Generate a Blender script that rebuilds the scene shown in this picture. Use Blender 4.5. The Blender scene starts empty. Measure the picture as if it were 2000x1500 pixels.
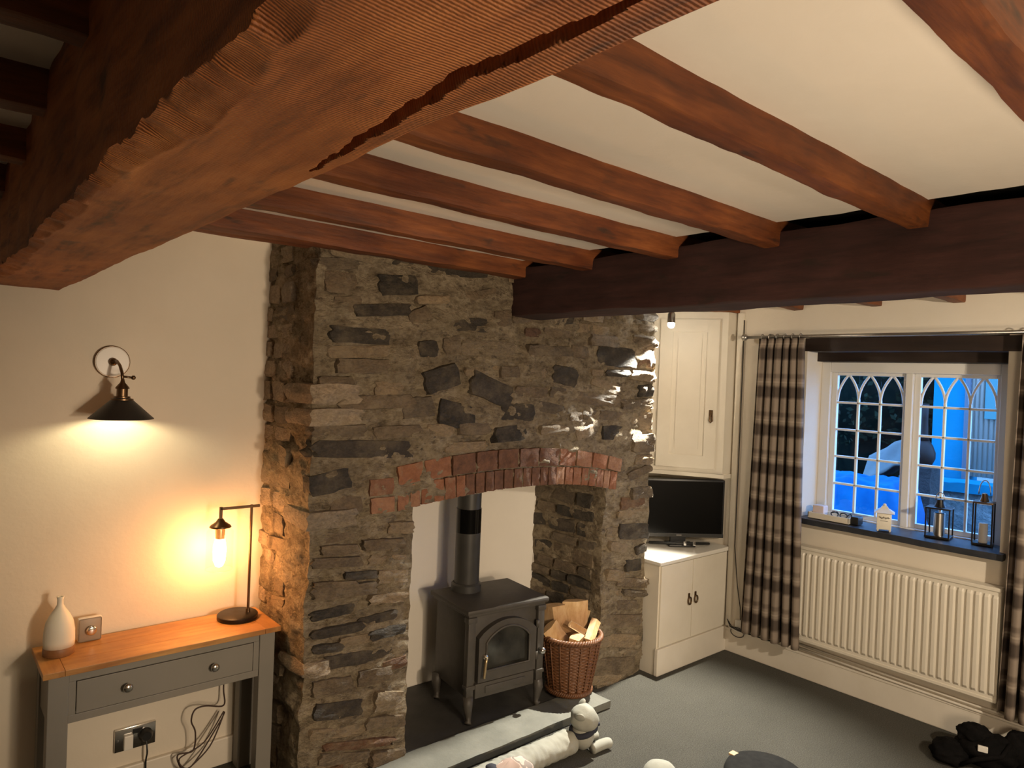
import bpy, bmesh, math, random
from mathutils import Vector, Matrix, noise
random.seed(7)
R = math.radians
S = bpy.context.scene
COL = S.collection

# ------------------------------------------------------------------ camera
YAW, PITCH, ROLL, FPX, CAMZ = 0.860565, -0.0091859, 0.0395989, 1356.73, 2.0
fw = Vector((math.cos(YAW)*math.cos(PITCH), math.sin(YAW)*math.cos(PITCH), math.sin(PITCH)))
rt = Vector((math.sin(YAW), -math.cos(YAW), 0)); up = rt.cross(fw)
rt, up = math.cos(ROLL)*rt + math.sin(ROLL)*up, -math.sin(ROLL)*rt + math.cos(ROLL)*up
cam = bpy.data.cameras.new('camera'); cam.sensor_width = 36; cam.lens = FPX/2000*36
cam.clip_start = 0.01; cam.clip_end = 200
camo = bpy.data.objects.new('camera', cam); COL.objects.link(camo)
camo.matrix_world = Matrix(((rt.x, up.x, -fw.x, 0), (rt.y, up.y, -fw.y, 0), (rt.z, up.z, -fw.z, CAMZ), (0, 0, 0, 1)))
S.camera = camo

# ------------------------------------------------------------------ world, exposure, lights off frame
w = bpy.data.worlds.new('dusk'); S.world = w; w.use_nodes = True
wb = w.node_tree.nodes['Background']; wb.inputs[0].default_value = (0.17, 0.44, 1.0, 1); wb.inputs[1].default_value = 8.5
vs = S.view_settings; vs.view_transform = 'Standard'; vs.look = 'None'; vs.exposure = 0.0; vs.gamma = 1.0
vs.use_curve_mapping = False

def lamp(name, kind, loc, power, col, size=0.05, **kw):
    l = bpy.data.lights.new(name, kind); l.energy = power; l.color = col
    if kind in ('POINT', 'SPOT'): l.shadow_soft_size = size
    for k, v in kw.items(): setattr(l, k, v)
    o = bpy.data.objects.new(name, l); COL.objects.link(o); o.location = loc
    return o
def aim(o, target):
    o.rotation_euler = (Vector(target)-o.location).to_track_quat('-Z', 'Y').to_euler()
# behind the camera: a second beam spotlight, then two added fill lights without fixtures
k_ = lamp('room_spotlight', 'SPOT', (2.75, -0.90, 2.20), 250, (1.0, 0.84, 0.64), 0.05, spot_size=R(84), spot_blend=.7)
aim(k_, (4.65, 1.45, 0.95))
lamp('room_fill', 'POINT', (1.25, -0.50, 1.25), 112, (1.0, 0.78, 0.54), 0.30)  # added soft fill, evens out ceiling and joists; no lamp stands here
k_ = lamp('chimney_fill_spot', 'SPOT', (1.55, -1.05, 1.75), 210, (1.0, 0.77, 0.54), 0.10, spot_size=R(60), spot_blend=.6)  # added fill to brighten the chimney breast, recess and left wall
aim(k_, (2.25, 3.2, 1.28))

# ------------------------------------------------------------------ mesh helpers
class MB:
    def __init__(s): s.v = []; s.f = []; s.uv = None
    def add(s, vs, fs):
        b = len(s.v); s.v += [tuple(p) for p in vs]; s.f += [tuple(i+b for i in f) for f in fs]; return s
    def box(s, lo, hi):
        x0, y0, z0 = lo; x1, y1, z1 = hi
        return s.add([(x0,y0,z0),(x1,y0,z0),(x1,y1,z0),(x0,y1,z0),(x0,y0,z1),(x1,y0,z1),(x1,y1,z1),(x0,y1,z1)],
                     [(0,3,2,1),(4,5,6,7),(0,1,5,4),(1,2,6,5),(2,3,7,6),(3,0,4,7)])
    def bbox(s, lo, hi, b=0.004):      # box with bevelled edges
        bm = bmesh.new(); m = MB().box(lo, hi)
        vs = [bm.verts.new(p) for p in m.v]
        for f in m.f: bm.faces.new([vs[i] for i in f])
        bmesh.ops.bevel(bm, geom=list(bm.edges), offset=b, segments=2, affect='EDGES', profile=0.5)
        bm.verts.index_update()
        s.add([v.co for v in bm.verts], [[v.index for v in f.verts] for f in bm.faces]); bm.free(); return s
    def lathe(s, prof, c=(0,0,0), n=24, cap=True, ax='z'):
        vs = []; fs = []
        for r, h in prof:
            for k in range(n):
                a = 2*math.pi*k/n; p = (r*math.cos(a), r*math.sin(a), h)
                if ax == 'y': p = (p[0], -p[2], p[1])
                if ax == 'x': p = (p[2], p[0], p[1])
                vs.append((c[0]+p[0], c[1]+p[1], c[2]+p[2]))
        for i in range(len(prof)-1):
            for k in range(n):
                fs.append((i*n+k, i*n+(k+1) % n, (i+1)*n+(k+1) % n, (i+1)*n+k))
        if cap:
            fs.append(tuple(range(n))[::-1]); fs.append(tuple((len(prof)-1)*n+k for k in range(n)))
        return s.add(vs, fs)
    def tube(s, pts, r, n=8, closed=False):
        P = [Vector(p) for p in pts]; m = len(P); vs = []; fs = []
        up0 = Vector((0.13, 0.29, 0.95))
        prev = None
        for i, p in enumerate(P):
            a = P[(i-1) % m] if (closed or i > 0) else p
            b = P[(i+1) % m] if (closed or i < m-1) else p
            t = (b-a).normalized()
            if prev is None:
                u = t.cross(up0)
                if u.length < 1e-3: u = t.cross(Vector((1,0,0)))
                u.normalize()
            else:
                u = (prev - t*prev.dot(t)).normalized()
            prev = u; v2 = t.cross(u); rr = r[i] if isinstance(r, (list, tuple)) else r
            for k in range(n):
                q = 2*math.pi*k/n; vs.append(p + rr*(math.cos(q)*u + math.sin(q)*v2))
        for i in range(m if closed else m-1):
            j = (i+1) % m
            for k in range(n): fs.append((i*n+k, i*n+(k+1) % n, j*n+(k+1) % n, j*n+k))
        if not closed:
            fs.append(tuple(range(n))[::-1]); fs.append(tuple((m-1)*n+k for k in range(n)))
        return s.add(vs, fs)
    def prism(s, poly, d0, d1, ax='y'):   # polygon in the two other axes, extruded along ax
        def P(a, b, d): return {'y': (a, d, b), 'x': (d, a, b), 'z': (a, b, d)}[ax]
        n = len(poly)
        vs = [P(a, b, d0) for a, b in poly]+[P(a, b, d1) for a, b in poly]
        return s.add(vs, [tuple(range(n)), tuple(range(2*n-1, n-1, -1))]+[(i, i+n, (i+1) % n+n, (i+1) % n) for i in range(n)])
    def grid(s, fn, nu, nv):
        vs = [fn(i/nu, j/nv) for i in range(nu+1) for j in range(nv+1)]
        return s.add(vs, [(i*(nv+1)+j, (i+1)*(nv+1)+j, (i+1)*(nv+1)+j+1, i*(nv+1)+j+1) for i in range(nu) for j in range(nv)])
    def sphere(s, c, r, nu=16, nv=10):
        rx, ry, rz = (r, r, r) if not isinstance(r, (tuple, list)) else r
        def f(u, v):
            a = 2*math.pi*u; b = math.pi*(v-.5)
            return (c[0]+rx*math.cos(a)*math.cos(b), c[1]+ry*math.sin(a)*math.cos(b), c[2]+rz*math.sin(b))
        return s.grid(f, nu, nv)
    def mesh(s, name, smooth=False, fix=True):
        me = bpy.data.meshes.new(name); me.from_pydata(s.v, [], s.f)
        if fix:
            bm = bmesh.new(); bm.from_mesh(me); bmesh.ops.remove_doubles(bm, verts=bm.verts, dist=1e-6)
            bmesh.ops.recalc_face_normals(bm, faces=bm.faces); bm.to_mesh(me); bm.free()
        if smooth is True: me.polygons.foreach_set('use_smooth', [True]*len(me.polygons))
        me.update(); return me
def smooth_path(pts, k=6):
    P = [Vector(p) for p in pts]; out = []
    for i in range(len(P)-1):
        a, b, c_, d = P[max(i-1, 0)], P[i], P[i+1], P[min(i+2, len(P)-1)]
        for q in range(k):
            u = q/k; out.append(.5*((2*b)+(c_-a)*u+(2*a-5*b+4*c_-d)*u*u+(3*b-a-3*c_+d)*u**3))
    return out+[P[-1]]
def obj(name, mb, mat, parent=None, smooth=False, angle=None, loc=None, rot=None, label=None):
    me = mb.mesh(name, smooth or angle is not None) if isinstance(mb, MB) else mb
    o = bpy.data.objects.new(name, me); COL.objects.link(o)
    if not me.materials and mat is not None: me.materials.append(mat)
    if angle is not None: me.set_sharp_from_angle(angle=R(angle))
    if parent: o.parent = parent
    if loc: o.location = loc
    if rot: o.rotation_euler = rot
    if label: o['label'] = label
    return o
def tag(o, label, cat, group=None):
    o['label'] = label; o['category'] = cat
    if group: o['group'] = group
    return o
def struct(o, label=None):
    o['kind'] = 'structure'
    if label: o['label'] = label
    return o
def thing(name, label, cat, loc=(0,0,0), rz=0, group=None):
    o = bpy.data.objects.new(name, None); COL.objects.link(o); o.location = loc; o.rotation_euler = (0,0,rz); o.empty_display_size = .05
    return tag(o, label, cat, group)
def rough_box(lo, hi, n, amp, freq, seed=0, edge=0.0):   # box of grid faces with every vertex displaced by noise
    m = MB(); idx = {}
    nx, ny, nz = n
    def vert(i, j, k):
        key = (i, j, k)
        if key not in idx:
            p = Vector((lo[0]+(hi[0]-lo[0])*i/nx, lo[1]+(hi[1]-lo[1])*j/ny, lo[2]+(hi[2]-lo[2])*k/nz))
            d = noise.noise_vector(p*freq+Vector((seed, seed*1.7, 3.1*seed)))*amp + noise.noise_vector(p*freq*3.3+Vector((seed, 5, seed)))*amp*.35
            if edge:
                e = (i in (0, nx)) + (j in (0, ny)) + (k in (0, nz))
                if e >= 2:
                    for a, (q, t) in enumerate(((i, nx), (j, ny), (k, nz))):
                        if q == 0: d[a] += edge
                        if q == t: d[a] -= edge
            idx[key] = len(m.v); m.v.append(tuple(p+d))
        return idx[key]
    for i in range(nx):
        for j in range(ny):
            for k in (0, nz): m.f.append((vert(i,j,k), vert(i+1,j,k), vert(i+1,j+1,k), vert(i,j+1,k)))
    for i in range(nx):
        for k in range(nz):
            for j in (0, ny): m.f.append((vert(i,j,k), vert(i+1,j,k), vert(i+1,j,k+1), vert(i,j,k+1)))
    for j in range(ny):
        for k in range(nz):
            for i in (0, nx): m.f.append((vert(i,j,k), vert(i,j+1,k), vert(i,j+1,k+1), vert(i,j,k+1)))
    return m

# ------------------------------------------------------------------ materials
class NT:
    def __init__(s, name):
        s.m = bpy.data.materials.new(name); s.m.use_nodes = True; s.t = s.m.node_tree; s.n = s.t.nodes
        s.b = s.n['Principled BSDF']; s.out = s.n['Material Output']
    def node(s, ty, **kw):
        n = s.n.new(ty)
        for k, v in kw.items(): setattr(n, k, v)
        return n
    def link(s, a, b): s.t.links.new(a, b)
    def set(s, n, **kw):
        for k, v in kw.items(): n.inputs[k].default_value = v
    def pos(s, stretch=(1,1,1), src='pos'):
        mp = s.node('ShaderNodeMapping'); mp.inputs['Scale'].default_value = stretch
        if src == 'pos': s.link(s.node('ShaderNodeNewGeometry').outputs['Position'], mp.inputs[0])
        elif src == 'uv': s.link(s.node('ShaderNodeTexCoord').outputs['UV'], mp.inputs[0])
        else: s.link(s.node('ShaderNodeTexCoord').outputs['Object'], mp.inputs[0])
        return mp.outputs[0]
    def noise(s, co, scale, detail=6, rough=.6):
        n = s.node('ShaderNodeTexNoise'); n.inputs['Scale'].default_value = scale; n.inputs['Detail'].default_value = detail
        n.inputs['Roughness'].default_value = rough; s.link(co, n.inputs['Vector']); return n.outputs['Fac']
    def ramp(s, fac, stops, interp='LINEAR'):
        r = s.node('ShaderNodeValToRGB'); r.color_ramp.interpolation = interp
        while len(r.color_ramp.elements) < len(stops): r.color_ramp.elements.new(.5)
        for e, (p, c) in zip(r.color_ramp.elements, stops): e.position = p; e.color = (*c, 1)
        s.link(fac, r.inputs[0]); return r.outputs[0]
    def mix(s, fac, a, b, mode='MIX'):
        n = s.node('ShaderNodeMix', data_type='RGBA', blend_type=mode)
        for sock, v in ((n.inputs[0], fac), (n.inputs[6], a), (n.inputs[7], b)):
            if hasattr(v, 'links'): s.link(v, sock)
            else: sock.default_value = v if isinstance(v, (int, float)) else (*v, 1)
        return n.outputs[2]
    def math(s, op, a, b=0.0):
        n = s.node('ShaderNodeMath', operation=op)
        for sock, v in ((n.inputs[0], a), (n.inputs[1], b)):
            if hasattr(v, 'links'): s.link(v, sock)
            else: sock.default_value = v
        return n.outputs[0]
    def bump(s, h, strength=.5, dist=.01):
        b = s.node('ShaderNodeBump'); b.inputs['Strength'].default_value = strength; b.inputs['Distance'].default_value = dist
        s.link(h, b.inputs['Height']); s.link(b.outputs[0], s.b.inputs['Normal'])
    def col(s, c):
        if hasattr(c, 'links'): s.link(c, s.b.inputs['Base Color'])
        else: s.b.inputs['Base Color'].default_value = (*c, 1)
    def fin(s, rough=.6, metal=0.0, spec=.5):
        s.b.inputs['Roughness'].default_value = rough; s.b.inputs['Metallic'].default_value = metal
        s.b.inputs['Specular IOR Level'].default_value = spec; return s.m
def simple(name, c1, c2=None, scale=8, rough=.6, bump=0.0, bscale=60, bdist=.004, metal=0.0, spec=.5, stretch=(1,1,1), src='pos'):
    t = NT(name); co = t.pos(stretch, src)
    if c2: t.col(t.ramp(t.noise(co, scale), [(.3, c1), (.7, c2)]))
    else: t.col(c1)
    if bump: t.bump(t.noise(co, bscale), bump, bdist)
    return t.fin(rough, metal, spec)
def srgb(r, g, b): return tuple(((c/255)/12.92 if c/255 <= .04045 else ((c/255+.055)/1.055)**2.4) for c in (r, g, b))
def wood(name, stops, stretch, scale=3.0, rough=.5, bump=.4, saw=None, knots=True):
    t = NT(name); co = t.pos(stretch)
    big = t.noise(t.pos((1,1,1)), 2.2, 4); fine = t.noise(co, scale, 10, .65)
    c = t.ramp(fine, stops)
    c = t.mix(t.ramp(big, [(.38, (0,0,0)), (.66, (1,1,1))]), c, t.mix(1.0, c, (.62, .5, .45), 'MULTIPLY'))
    if knots:
        k = t.noise(t.pos((stretch[0]*.25+.6, stretch[1]*.25+.6, stretch[2]*.25+.6)), 6, 3)
        c = t.mix(t.ramp(k, [(.60, (0,0,0)), (.72, (.75,.75,.75))]), c, (.02, .012, .008))
    h = fine
    if saw:
        wv = t.node('ShaderNodeTexWave', wave_type='BANDS', bands_direction=saw[0]); wv.inputs['Scale'].default_value = saw[1]
        wv.inputs['Distortion'].default_value = 1.8; wv.inputs['Detail'].default_value = 4; wv.inputs['Detail Scale'].default_value = 2.0
        t.link(t.pos(), wv.inputs['Vector'])
        c = t.mix(t.math('MULTIPLY', wv.outputs['Fac'], .42), c, t.mix(1.0, c, (.45, .38, .34), 'MULTIPLY'))
        h = t.math('ADD', fine, t.math('MULTIPLY', wv.outputs['Fac'], .8))
    t.col(c); t.bump(h, bump, .006)
    return t.fin(rough)
M = {}
M['plaster'] = simple('plaster', (.71,.64,.53), (.75,.68,.57), 3, .85, .25, 14, .008, spec=.2)
M['ceiling'] = simple('ceiling_plaster', (.80,.75,.67), (.84,.79,.71), 3, .85, .25, 9, .01, spec=.2)
M['recess'] = simple('recess_paint', (.84,.79,.70), (.88,.83,.74), 3, .85, .25, 14, .008, spec=.2)
M['white_paint'] = simple('white_paint', (.70,.64,.53), (.76,.70,.59), 4, .5, .08, 30, .002)
M['gloss_white'] = simple('gloss_white', (.78,.74,.66), None, 4, .35)
M['trim'] = simple('trim_paint', (.70,.64,.54), (.76,.70,.60), 5, .45, .1, 20, .003)
M['rad'] = simple('radiator_enamel', (.72,.66,.55), None, 4, .4)
M['beam'] = wood('oak_beam', [(.3, (.13,.038,.007)), (.5, (.36,.118,.025)), (.75, (.52,.20,.052))], (8, .9, 8), 3.2, .62, .5, saw=('Y', 60))
M['joist'] = wood('oak_joist', [(.3, (.075,.019,.004)), (.55, (.20,.058,.012)), (.8, (.34,.115,.028))], (.9, 8, 8), 3.2, .6, .75)
M['darkbeam'] = wood('dark_beam', [(.3, (.026,.010,.009)), (.55, (.056,.021,.018)), (.8, (.085,.034,.028))], (8, .9, 8), 3, .85, .4)
M['lintel'] = wood('dark_lintel', [(.3, (.015,.009,.007)), (.6, (.03,.018,.013)), (.8, (.05,.03,.02))], (8, .9, 8), 3, .5, .3)
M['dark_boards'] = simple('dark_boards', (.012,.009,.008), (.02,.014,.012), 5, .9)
M['oak_top'] = wood('oak_top', [(.3, (.40,.19,.055)), (.55, (.55,.29,.09)), (.8, (.64,.36,.13))], (1, 9, 9), 4, .4, .12, knots=False)
M['oak_end'] = wood('oak_end', [(.3, (.40,.19,.055)), (.55, (.55,.29,.09)), (.8, (.64,.36,.13))], (9, 1, 9), 4, .4, .12, knots=False)
M['grey_paint'] = simple('grey_paint', (.20,.19,.165), (.22,.205,.18), 5, .5, .06, 40, .001)
M['black_metal'] = simple('black_metal', (.018,.016,.015), None, 8, .4, metal=.6)
M['iron'] = simple('cast_iron', (.052,.046,.039), (.070,.062,.052), 18, .55, .25, 120, .001)
M['flue'] = simple('flue_enamel', (.040,.039,.036), (.055,.053,.048), 10, .42)
M['flue_gloss'] = simple('flue_gloss', (.02,.02,.02), None, 10, .12, metal=.8)
M['bronze'] = simple('bronze', (.16,.10,.055), None, 8, .35, metal=.9)
M['brass'] = simple('brass', (.55,.42,.24), None, 8, .3, metal=.9)
M['chrome'] = simple('chrome', (.72,.70,.67), None, 8, .18, metal=1.0)
M['steel'] = simple('brushed_steel', (.45,.43,.40), None, 8, .3, metal=1.0)
M['black'] = simple('black_plastic', (.012,.012,.012), None, 8, .4)
M['screen'] = simple('screen', (.003,.003,.003), None, 8, .22, spec=.25)
M['slate'] = simple('slate', (.018,.020,.026), (.035,.038,.046), 12, .45, .3, 60, .002)
M['hearth_dark'] = simple('hearth_slate', (.030,.029,.028), (.05,.048,.045), 9, .6, .4, 40, .004)
M['hearth'] = simple('hearth_stone', (.125,.127,.108), (.185,.184,.156), 5, .75, .5, 30, .006)
M['glassblack'] = simple('stove_glass', (.010,.010,.009), (.05,.048,.04), 6, .15)
M['ceramic'] = simple('ceramic', (.78,.73,.62), None, 8, .55)
M['walnut'] = simple('diffuser_wood', (.20,.09,.035), (.28,.13,.05), 30, .5)
M['plug_white'] = simple('white_plastic', (.75,.72,.66), None, 8, .4)
M['taupe'] = simple('taupe_face', (.32,.26,.20), None, 8, .45)
M['log_in'] = wood('split_wood', [(.3, (.58,.36,.15)), (.55, (.74,.52,.27)), (.8, (.82,.64,.38))], (6, 6, 2), 6, .7, .5, knots=False)
M['bark'] = simple('bark', (.05,.032,.02), (.12,.075,.045), 25, .9, .8, 60, .01)
M['navy'] = simple('navy_fabric', (.018,.020,.032), (.028,.03,.045), 30, .9, .4, 300, .002)
M['dogcloth'] = simple('dog_cloth', (.29,.29,.25), (.36,.36,.315), 8, .95, .5, 260, .002)
M['greycloth'] = simple('grey_cloth', (.33,.31,.27), (.38,.36,.31), 10, .95, .5, 260, .002)
M['blackcloth'] = simple('black_fabric', (.003,.003,.003), (.008,.007,.007), 14, .9, .6, 120, .004, spec=.08)
M['candle'] = simple('candle_wax', (.62,.58,.50), None, 8, .5)
M['cream_enamel'] = simple('cream_enamel', (.78,.73,.62), (.70,.64,.52), 8, .4)
M['pink'] = simple('pink_box', (.72,.58,.52), None, 8, .6)
M['tan'] = simple('tan_tab', (.62,.40,.22), None, 8, .6)

def stone_mat(name, ramp_stops, smear=.5):
    t = NT(name); co = t.pos((1,1,1.6))
    rnd = t.node('ShaderNodeObjectInfo').outputs['Random']
    base = t.ramp(rnd, ramp_stops)
    n1 = t.noise(co, 14, 8, .65); n2 = t.noise(co, 55, 6, .7)
    c = t.mix(t.ramp(n1, [(.35, (0,0,0)), (.7, (1,1,1))]), base, t.mix(1.0, base, (1.5, 1.42, 1.3), 'MULTIPLY'))
    c = t.mix(t.ramp(n2, [(.35, (.75,.75,.75)), (.6, (0,0,0))]), c, t.mix(1.0, c, (.45,.43,.42), 'MULTIPLY'))
    n3 = t.noise(t.pos((1.1,1.1,1.5)), 7.5, 7, .7)
    c = t.mix(t.math('MULTIPLY', t.ramp(n3, [(.47, (0,0,0)), (.66, (1,1,1))]), smear), c, (.36,.285,.185))
    t.col(c); t.bump(t.math('ADD', n1, t.math('MULTIPLY', n2, .6)), 1.0, .03)
    return t.fin(.62, 0, .45)
STONE = [stone_mat('stone_slate', [(0, (.040,.035,.029)), (.5, (.055,.047,.037)), (1, (.068,.056,.043))], .3),
         stone_mat('stone_brown', [(0, (.155,.118,.078)), (.5, (.20,.152,.10)), (1, (.14,.115,.083))], .6),
         stone_mat('stone_tan', [(0, (.28,.215,.138)), (.5, (.34,.262,.17)), (1, (.245,.20,.138))], .6),
         stone_mat('stone_rust', [(0, (.17,.085,.045)), (.5, (.20,.11,.055)), (1, (.14,.085,.06))], .5),
         stone_mat('stone_lamplit', [(0, (.36,.29,.21)), (.5, (.44,.36,.27)), (1, (.31,.26,.20))], .6)]  # paler copy of the stone, with the table lamp's light put into its colour
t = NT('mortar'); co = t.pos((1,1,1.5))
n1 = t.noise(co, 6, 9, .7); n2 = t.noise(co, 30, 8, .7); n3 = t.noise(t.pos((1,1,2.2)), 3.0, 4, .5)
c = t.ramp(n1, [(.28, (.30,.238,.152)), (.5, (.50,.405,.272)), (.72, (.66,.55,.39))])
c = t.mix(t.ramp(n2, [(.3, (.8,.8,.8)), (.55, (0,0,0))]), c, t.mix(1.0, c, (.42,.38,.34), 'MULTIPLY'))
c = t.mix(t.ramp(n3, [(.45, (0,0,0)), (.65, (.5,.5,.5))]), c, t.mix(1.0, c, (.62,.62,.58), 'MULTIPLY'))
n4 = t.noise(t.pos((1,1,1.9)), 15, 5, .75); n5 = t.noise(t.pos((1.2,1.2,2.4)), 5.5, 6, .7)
c = t.mix(t.ramp(n4, [(.33, (.85,.85,.85)), (.47, (0,0,0))]), c, (.12,.09,.06))  # dark pits painted into the colour as shade for the relief
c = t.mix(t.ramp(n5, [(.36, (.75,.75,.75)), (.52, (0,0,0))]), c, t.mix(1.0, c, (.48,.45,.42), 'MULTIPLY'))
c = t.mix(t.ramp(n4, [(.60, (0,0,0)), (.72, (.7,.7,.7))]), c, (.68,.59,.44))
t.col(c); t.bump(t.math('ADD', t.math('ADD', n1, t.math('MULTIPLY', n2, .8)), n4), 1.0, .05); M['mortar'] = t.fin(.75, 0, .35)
t = NT('arch_brick'); rnd = t.node('ShaderNodeObjectInfo').outputs['Random']
c = t.ramp(rnd, [(0, (.27,.115,.060)), (.3, (.33,.145,.075)), (.6, (.24,.115,.068)), (.8, (.38,.215,.13)), (1, (.30,.13,.07))])
n1 = t.noise(t.pos(), 30, 8, .7)
c = t.mix(t.ramp(n1, [(.35, (.8,.8,.8)), (.62, (0,0,0))]), c, t.mix(1.0, c, (.55,.5,.48), 'MULTIPLY'))
n2 = t.noise(t.pos(), 9, 6, .7)
c = t.mix(t.ramp(n2, [(.55, (0,0,0)), (.7, (.6,.6,.6))]), c, (.33,.25,.17))
t.col(c); t.bump(n1, .9, .016); M['brick'] = t.fin(.75, 0, .3)
t = NT('brick_sooty'); n1 = t.noise(t.pos(), 26, 8, .7)
c = t.ramp(n1, [(.3, (.07,.035,.022)), (.6, (.16,.078,.046)), (.8, (.2,.11,.065))]); t.col(c); t.bump(n1, .7, .01); M['brick_sooty'] = t.fin(.75, 0, .3)
# carpet
t = NT('carpet'); n1 = t.noise(t.pos(), 160, 6, .8); n2 = t.noise(t.pos(), 3, 4)
c = t.ramp(n1, [(.3, (.062,.059,.050)), (.5, (.122,.117,.101)), (.7, (.215,.208,.18))])
c = t.mix(t.ramp(n2, [(.35, (0,0,0)), (.7, (.35,.35,.35))]), c, t.mix(1.0, c, (.7,.72,.72), 'MULTIPLY'))
t.col(c); t.bump(n1, 1.0, .012); M['carpet'] = t.fin(.95, 0, .1)
# plaid curtain, from uv in metres
def plaid():
    t = NT('plaid_curtain'); sx = t.node('ShaderNodeSeparateXYZ'); t.link(t.node('ShaderNodeTexCoord').outputs['UV'], sx.inputs[0])
    def band(src, period, c0, half, soft, off=0.0):      # soft-edged stripe centred at c0 of each period
        f = t.math('FRACT', t.math('ADD', t.math('DIVIDE', src, period), off))
        d = t.math('SUBTRACT', half, t.math('ABSOLUTE', t.math('SUBTRACT', f, c0)))
        n = t.node('ShaderNodeClamp'); t.link(t.math('ADD', t.math('DIVIDE', d, soft), .5), n.inputs[0]); return n.outputs[0]
    u, v = sx.outputs[0], sx.outputs[1]
    dk = t.math('ADD', t.math('MULTIPLY', band(u, .19, .3, .20, .06), .40), t.math('MULTIPLY', band(v, .27, .3, .15, .08), .50))
    dk = t.math('ADD', dk, t.math('MULTIPLY', band(v, .27, .72, .06, .05), .25)); dk = t.math('ADD', dk, t.math('MULTIPLY', band(u, .19, .75, .06, .05), .2))
    c = t.ramp(dk, [(0, (.25,.205,.165)), (.3, (.155,.124,.100)), (.55, (.078,.061,.050)), (1, (.028,.023,.020))])
    lt = t.math('ADD', band(v, .27, .56, .02, .02), band(u, .19, .60, .02, .02))
    c = t.mix(t.math('MULTIPLY', lt, .35), c, (.42,.36,.29))
    n = t.noise(t.pos((160, 160, 160), 'uv'), 3, 3); c = t.mix(t.math('MULTIPLY', n, .35), c, t.mix(1.0, c, (1.7,1.6,1.5), 'MULTIPLY'))
    t.col(c); t.bump(n, .3, .002); return t.fin(.95, 0, .1)
M['plaid'] = plaid()
def glass(name, tint=(1,1,1), ior=.02):
    t = NT(name); tr = t.node('ShaderNodeBsdfTransparent'); tr.inputs[0].default_value = (*tint, 1)
    gl = t.node('ShaderNodeBsdfGlossy'); gl.inputs['Roughness'].default_value = .03
    fr = t.node('ShaderNodeValue'); fr.outputs[0].default_value = ior
    mx = t.node('ShaderNodeMixShader'); t.link(fr.outputs[0], mx.inputs[0]); t.link(tr.outputs[0], mx.inputs[1]); t.link(gl.outputs[0], mx.inputs[2])
    t.link(mx.outputs[0], t.out.inputs[0]); return t.m
M['glass'] = glass('window_glass', (.93,.95,.97)); M['lampglass'] = glass('lamp_glass', (.98,.97,.95), .05)
def emit(name, col, strength):
    t = NT(name); t.b.inputs['Base Color'].default_value = (.8,.8,.8,1); t.b.inputs['Emission Color'].default_value = (*col, 1)
    t.b.inputs['Emission Strength'].default_value = strength; return t.m
# ------------------------------------------------------------------ room shell
XW, YW, XL, YF = 4.73, 3.55, -5.0, -4.0
ZC, ZJ = 2.645, 2.555
fl = MB().box((XL-.1, YF-.1, -.1), (XW+.02, YW+.2, 0)); struct(obj('floor', fl, M['carpet']), 'grey speckled fitted carpet')
def wavy(p, amp=.006, f=1.7): 
    return Vector(p)+noise.noise_vector(Vector(p)*f)*amp
wb_ = MB()
wb_.grid(lambda u, v: wavy((XL+(1.43-XL)*u, YW, v*2.8)), 60, 40)
wb_.box((XL, YW+.02, 0), (1.43, YW+.2, 2.8)); wb_.box((3.8, YW, 0), (XW+.3, YW+.2, 2.8))
struct(obj('wall_back', wb_, M['plaster'], smooth=False, angle=40), 'cream plaster alcove wall behind the console table')
WY0, WY1, WZ0, WZ1 = 1.165, 2.345, 1.07, 2.36
wr = MB()
for y0, y1, z0, z1 in ((YF, WY0, 0, 2.8), (WY1, YW+.2, 0, 2.8), (WY0, WY1, 0, WZ0), (WY0, WY1, WZ1, 2.8)):
    wr.box((XW, y0, z0), (XW+.32, y1, z1))
struct(obj('wall_right', wr, M['plaster']), 'cream plaster wall around the arched window')
struct(obj('wall_left', MB().box((XL-.15, YF, 0), (XL, YW+.2, 2.8)), M['plaster']))
struct(obj('wall_front', MB().box((XL, YF-.15, 0), (XW+.3, YF, 2.8)), M['plaster']))
ce = MB()
def cz(x, y): return ZC + noise.noise(Vector((x*1.3, y*1.3, 2)))*.006 + noise.noise(Vector((x*9, y*9, 5)))*.0015
def cedge(x, y): return 2.525+noise.noise(Vector((y*9, 3, 1)))*.018
ce.grid(lambda u, v: ((XL+(cedge(0, YF+(YW-YF)*v)-XL)*u), YF+(YW-YF)*v, cz(XL+(2.53-XL)*u, YF+(YW-YF)*v)), 90, 120)
ce.grid(lambda u, v: (2.80+(XW-2.80)*u, YF+(YW-YF)*v, cz(2.8+(XW-2.8)*u, YF+(YW-YF)*v)), 30, 60)
struct(obj('ceiling', ce, M['ceiling'], angle=30), 'white plaster ceiling between the joists')
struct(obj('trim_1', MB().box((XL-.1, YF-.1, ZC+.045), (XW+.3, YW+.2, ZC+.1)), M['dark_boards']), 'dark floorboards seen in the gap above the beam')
# skirting
bb = MB().bbox((XL, YW-.022, 0), (1.40, YW+.01, .135), .006)
struct(obj('baseboard_back', bb, M['trim']), 'painted skirting board behind the console table')
br = MB().bbox((XW-.025, YF, 0), (XW+.01, 2.885, .165), .006); br.box((XW-.03, YF, .165), (XW+.01, 2.885, .178))
struct(obj('baseboard_right', br, M['trim']), 'cream skirting board below the radiator')

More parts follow.
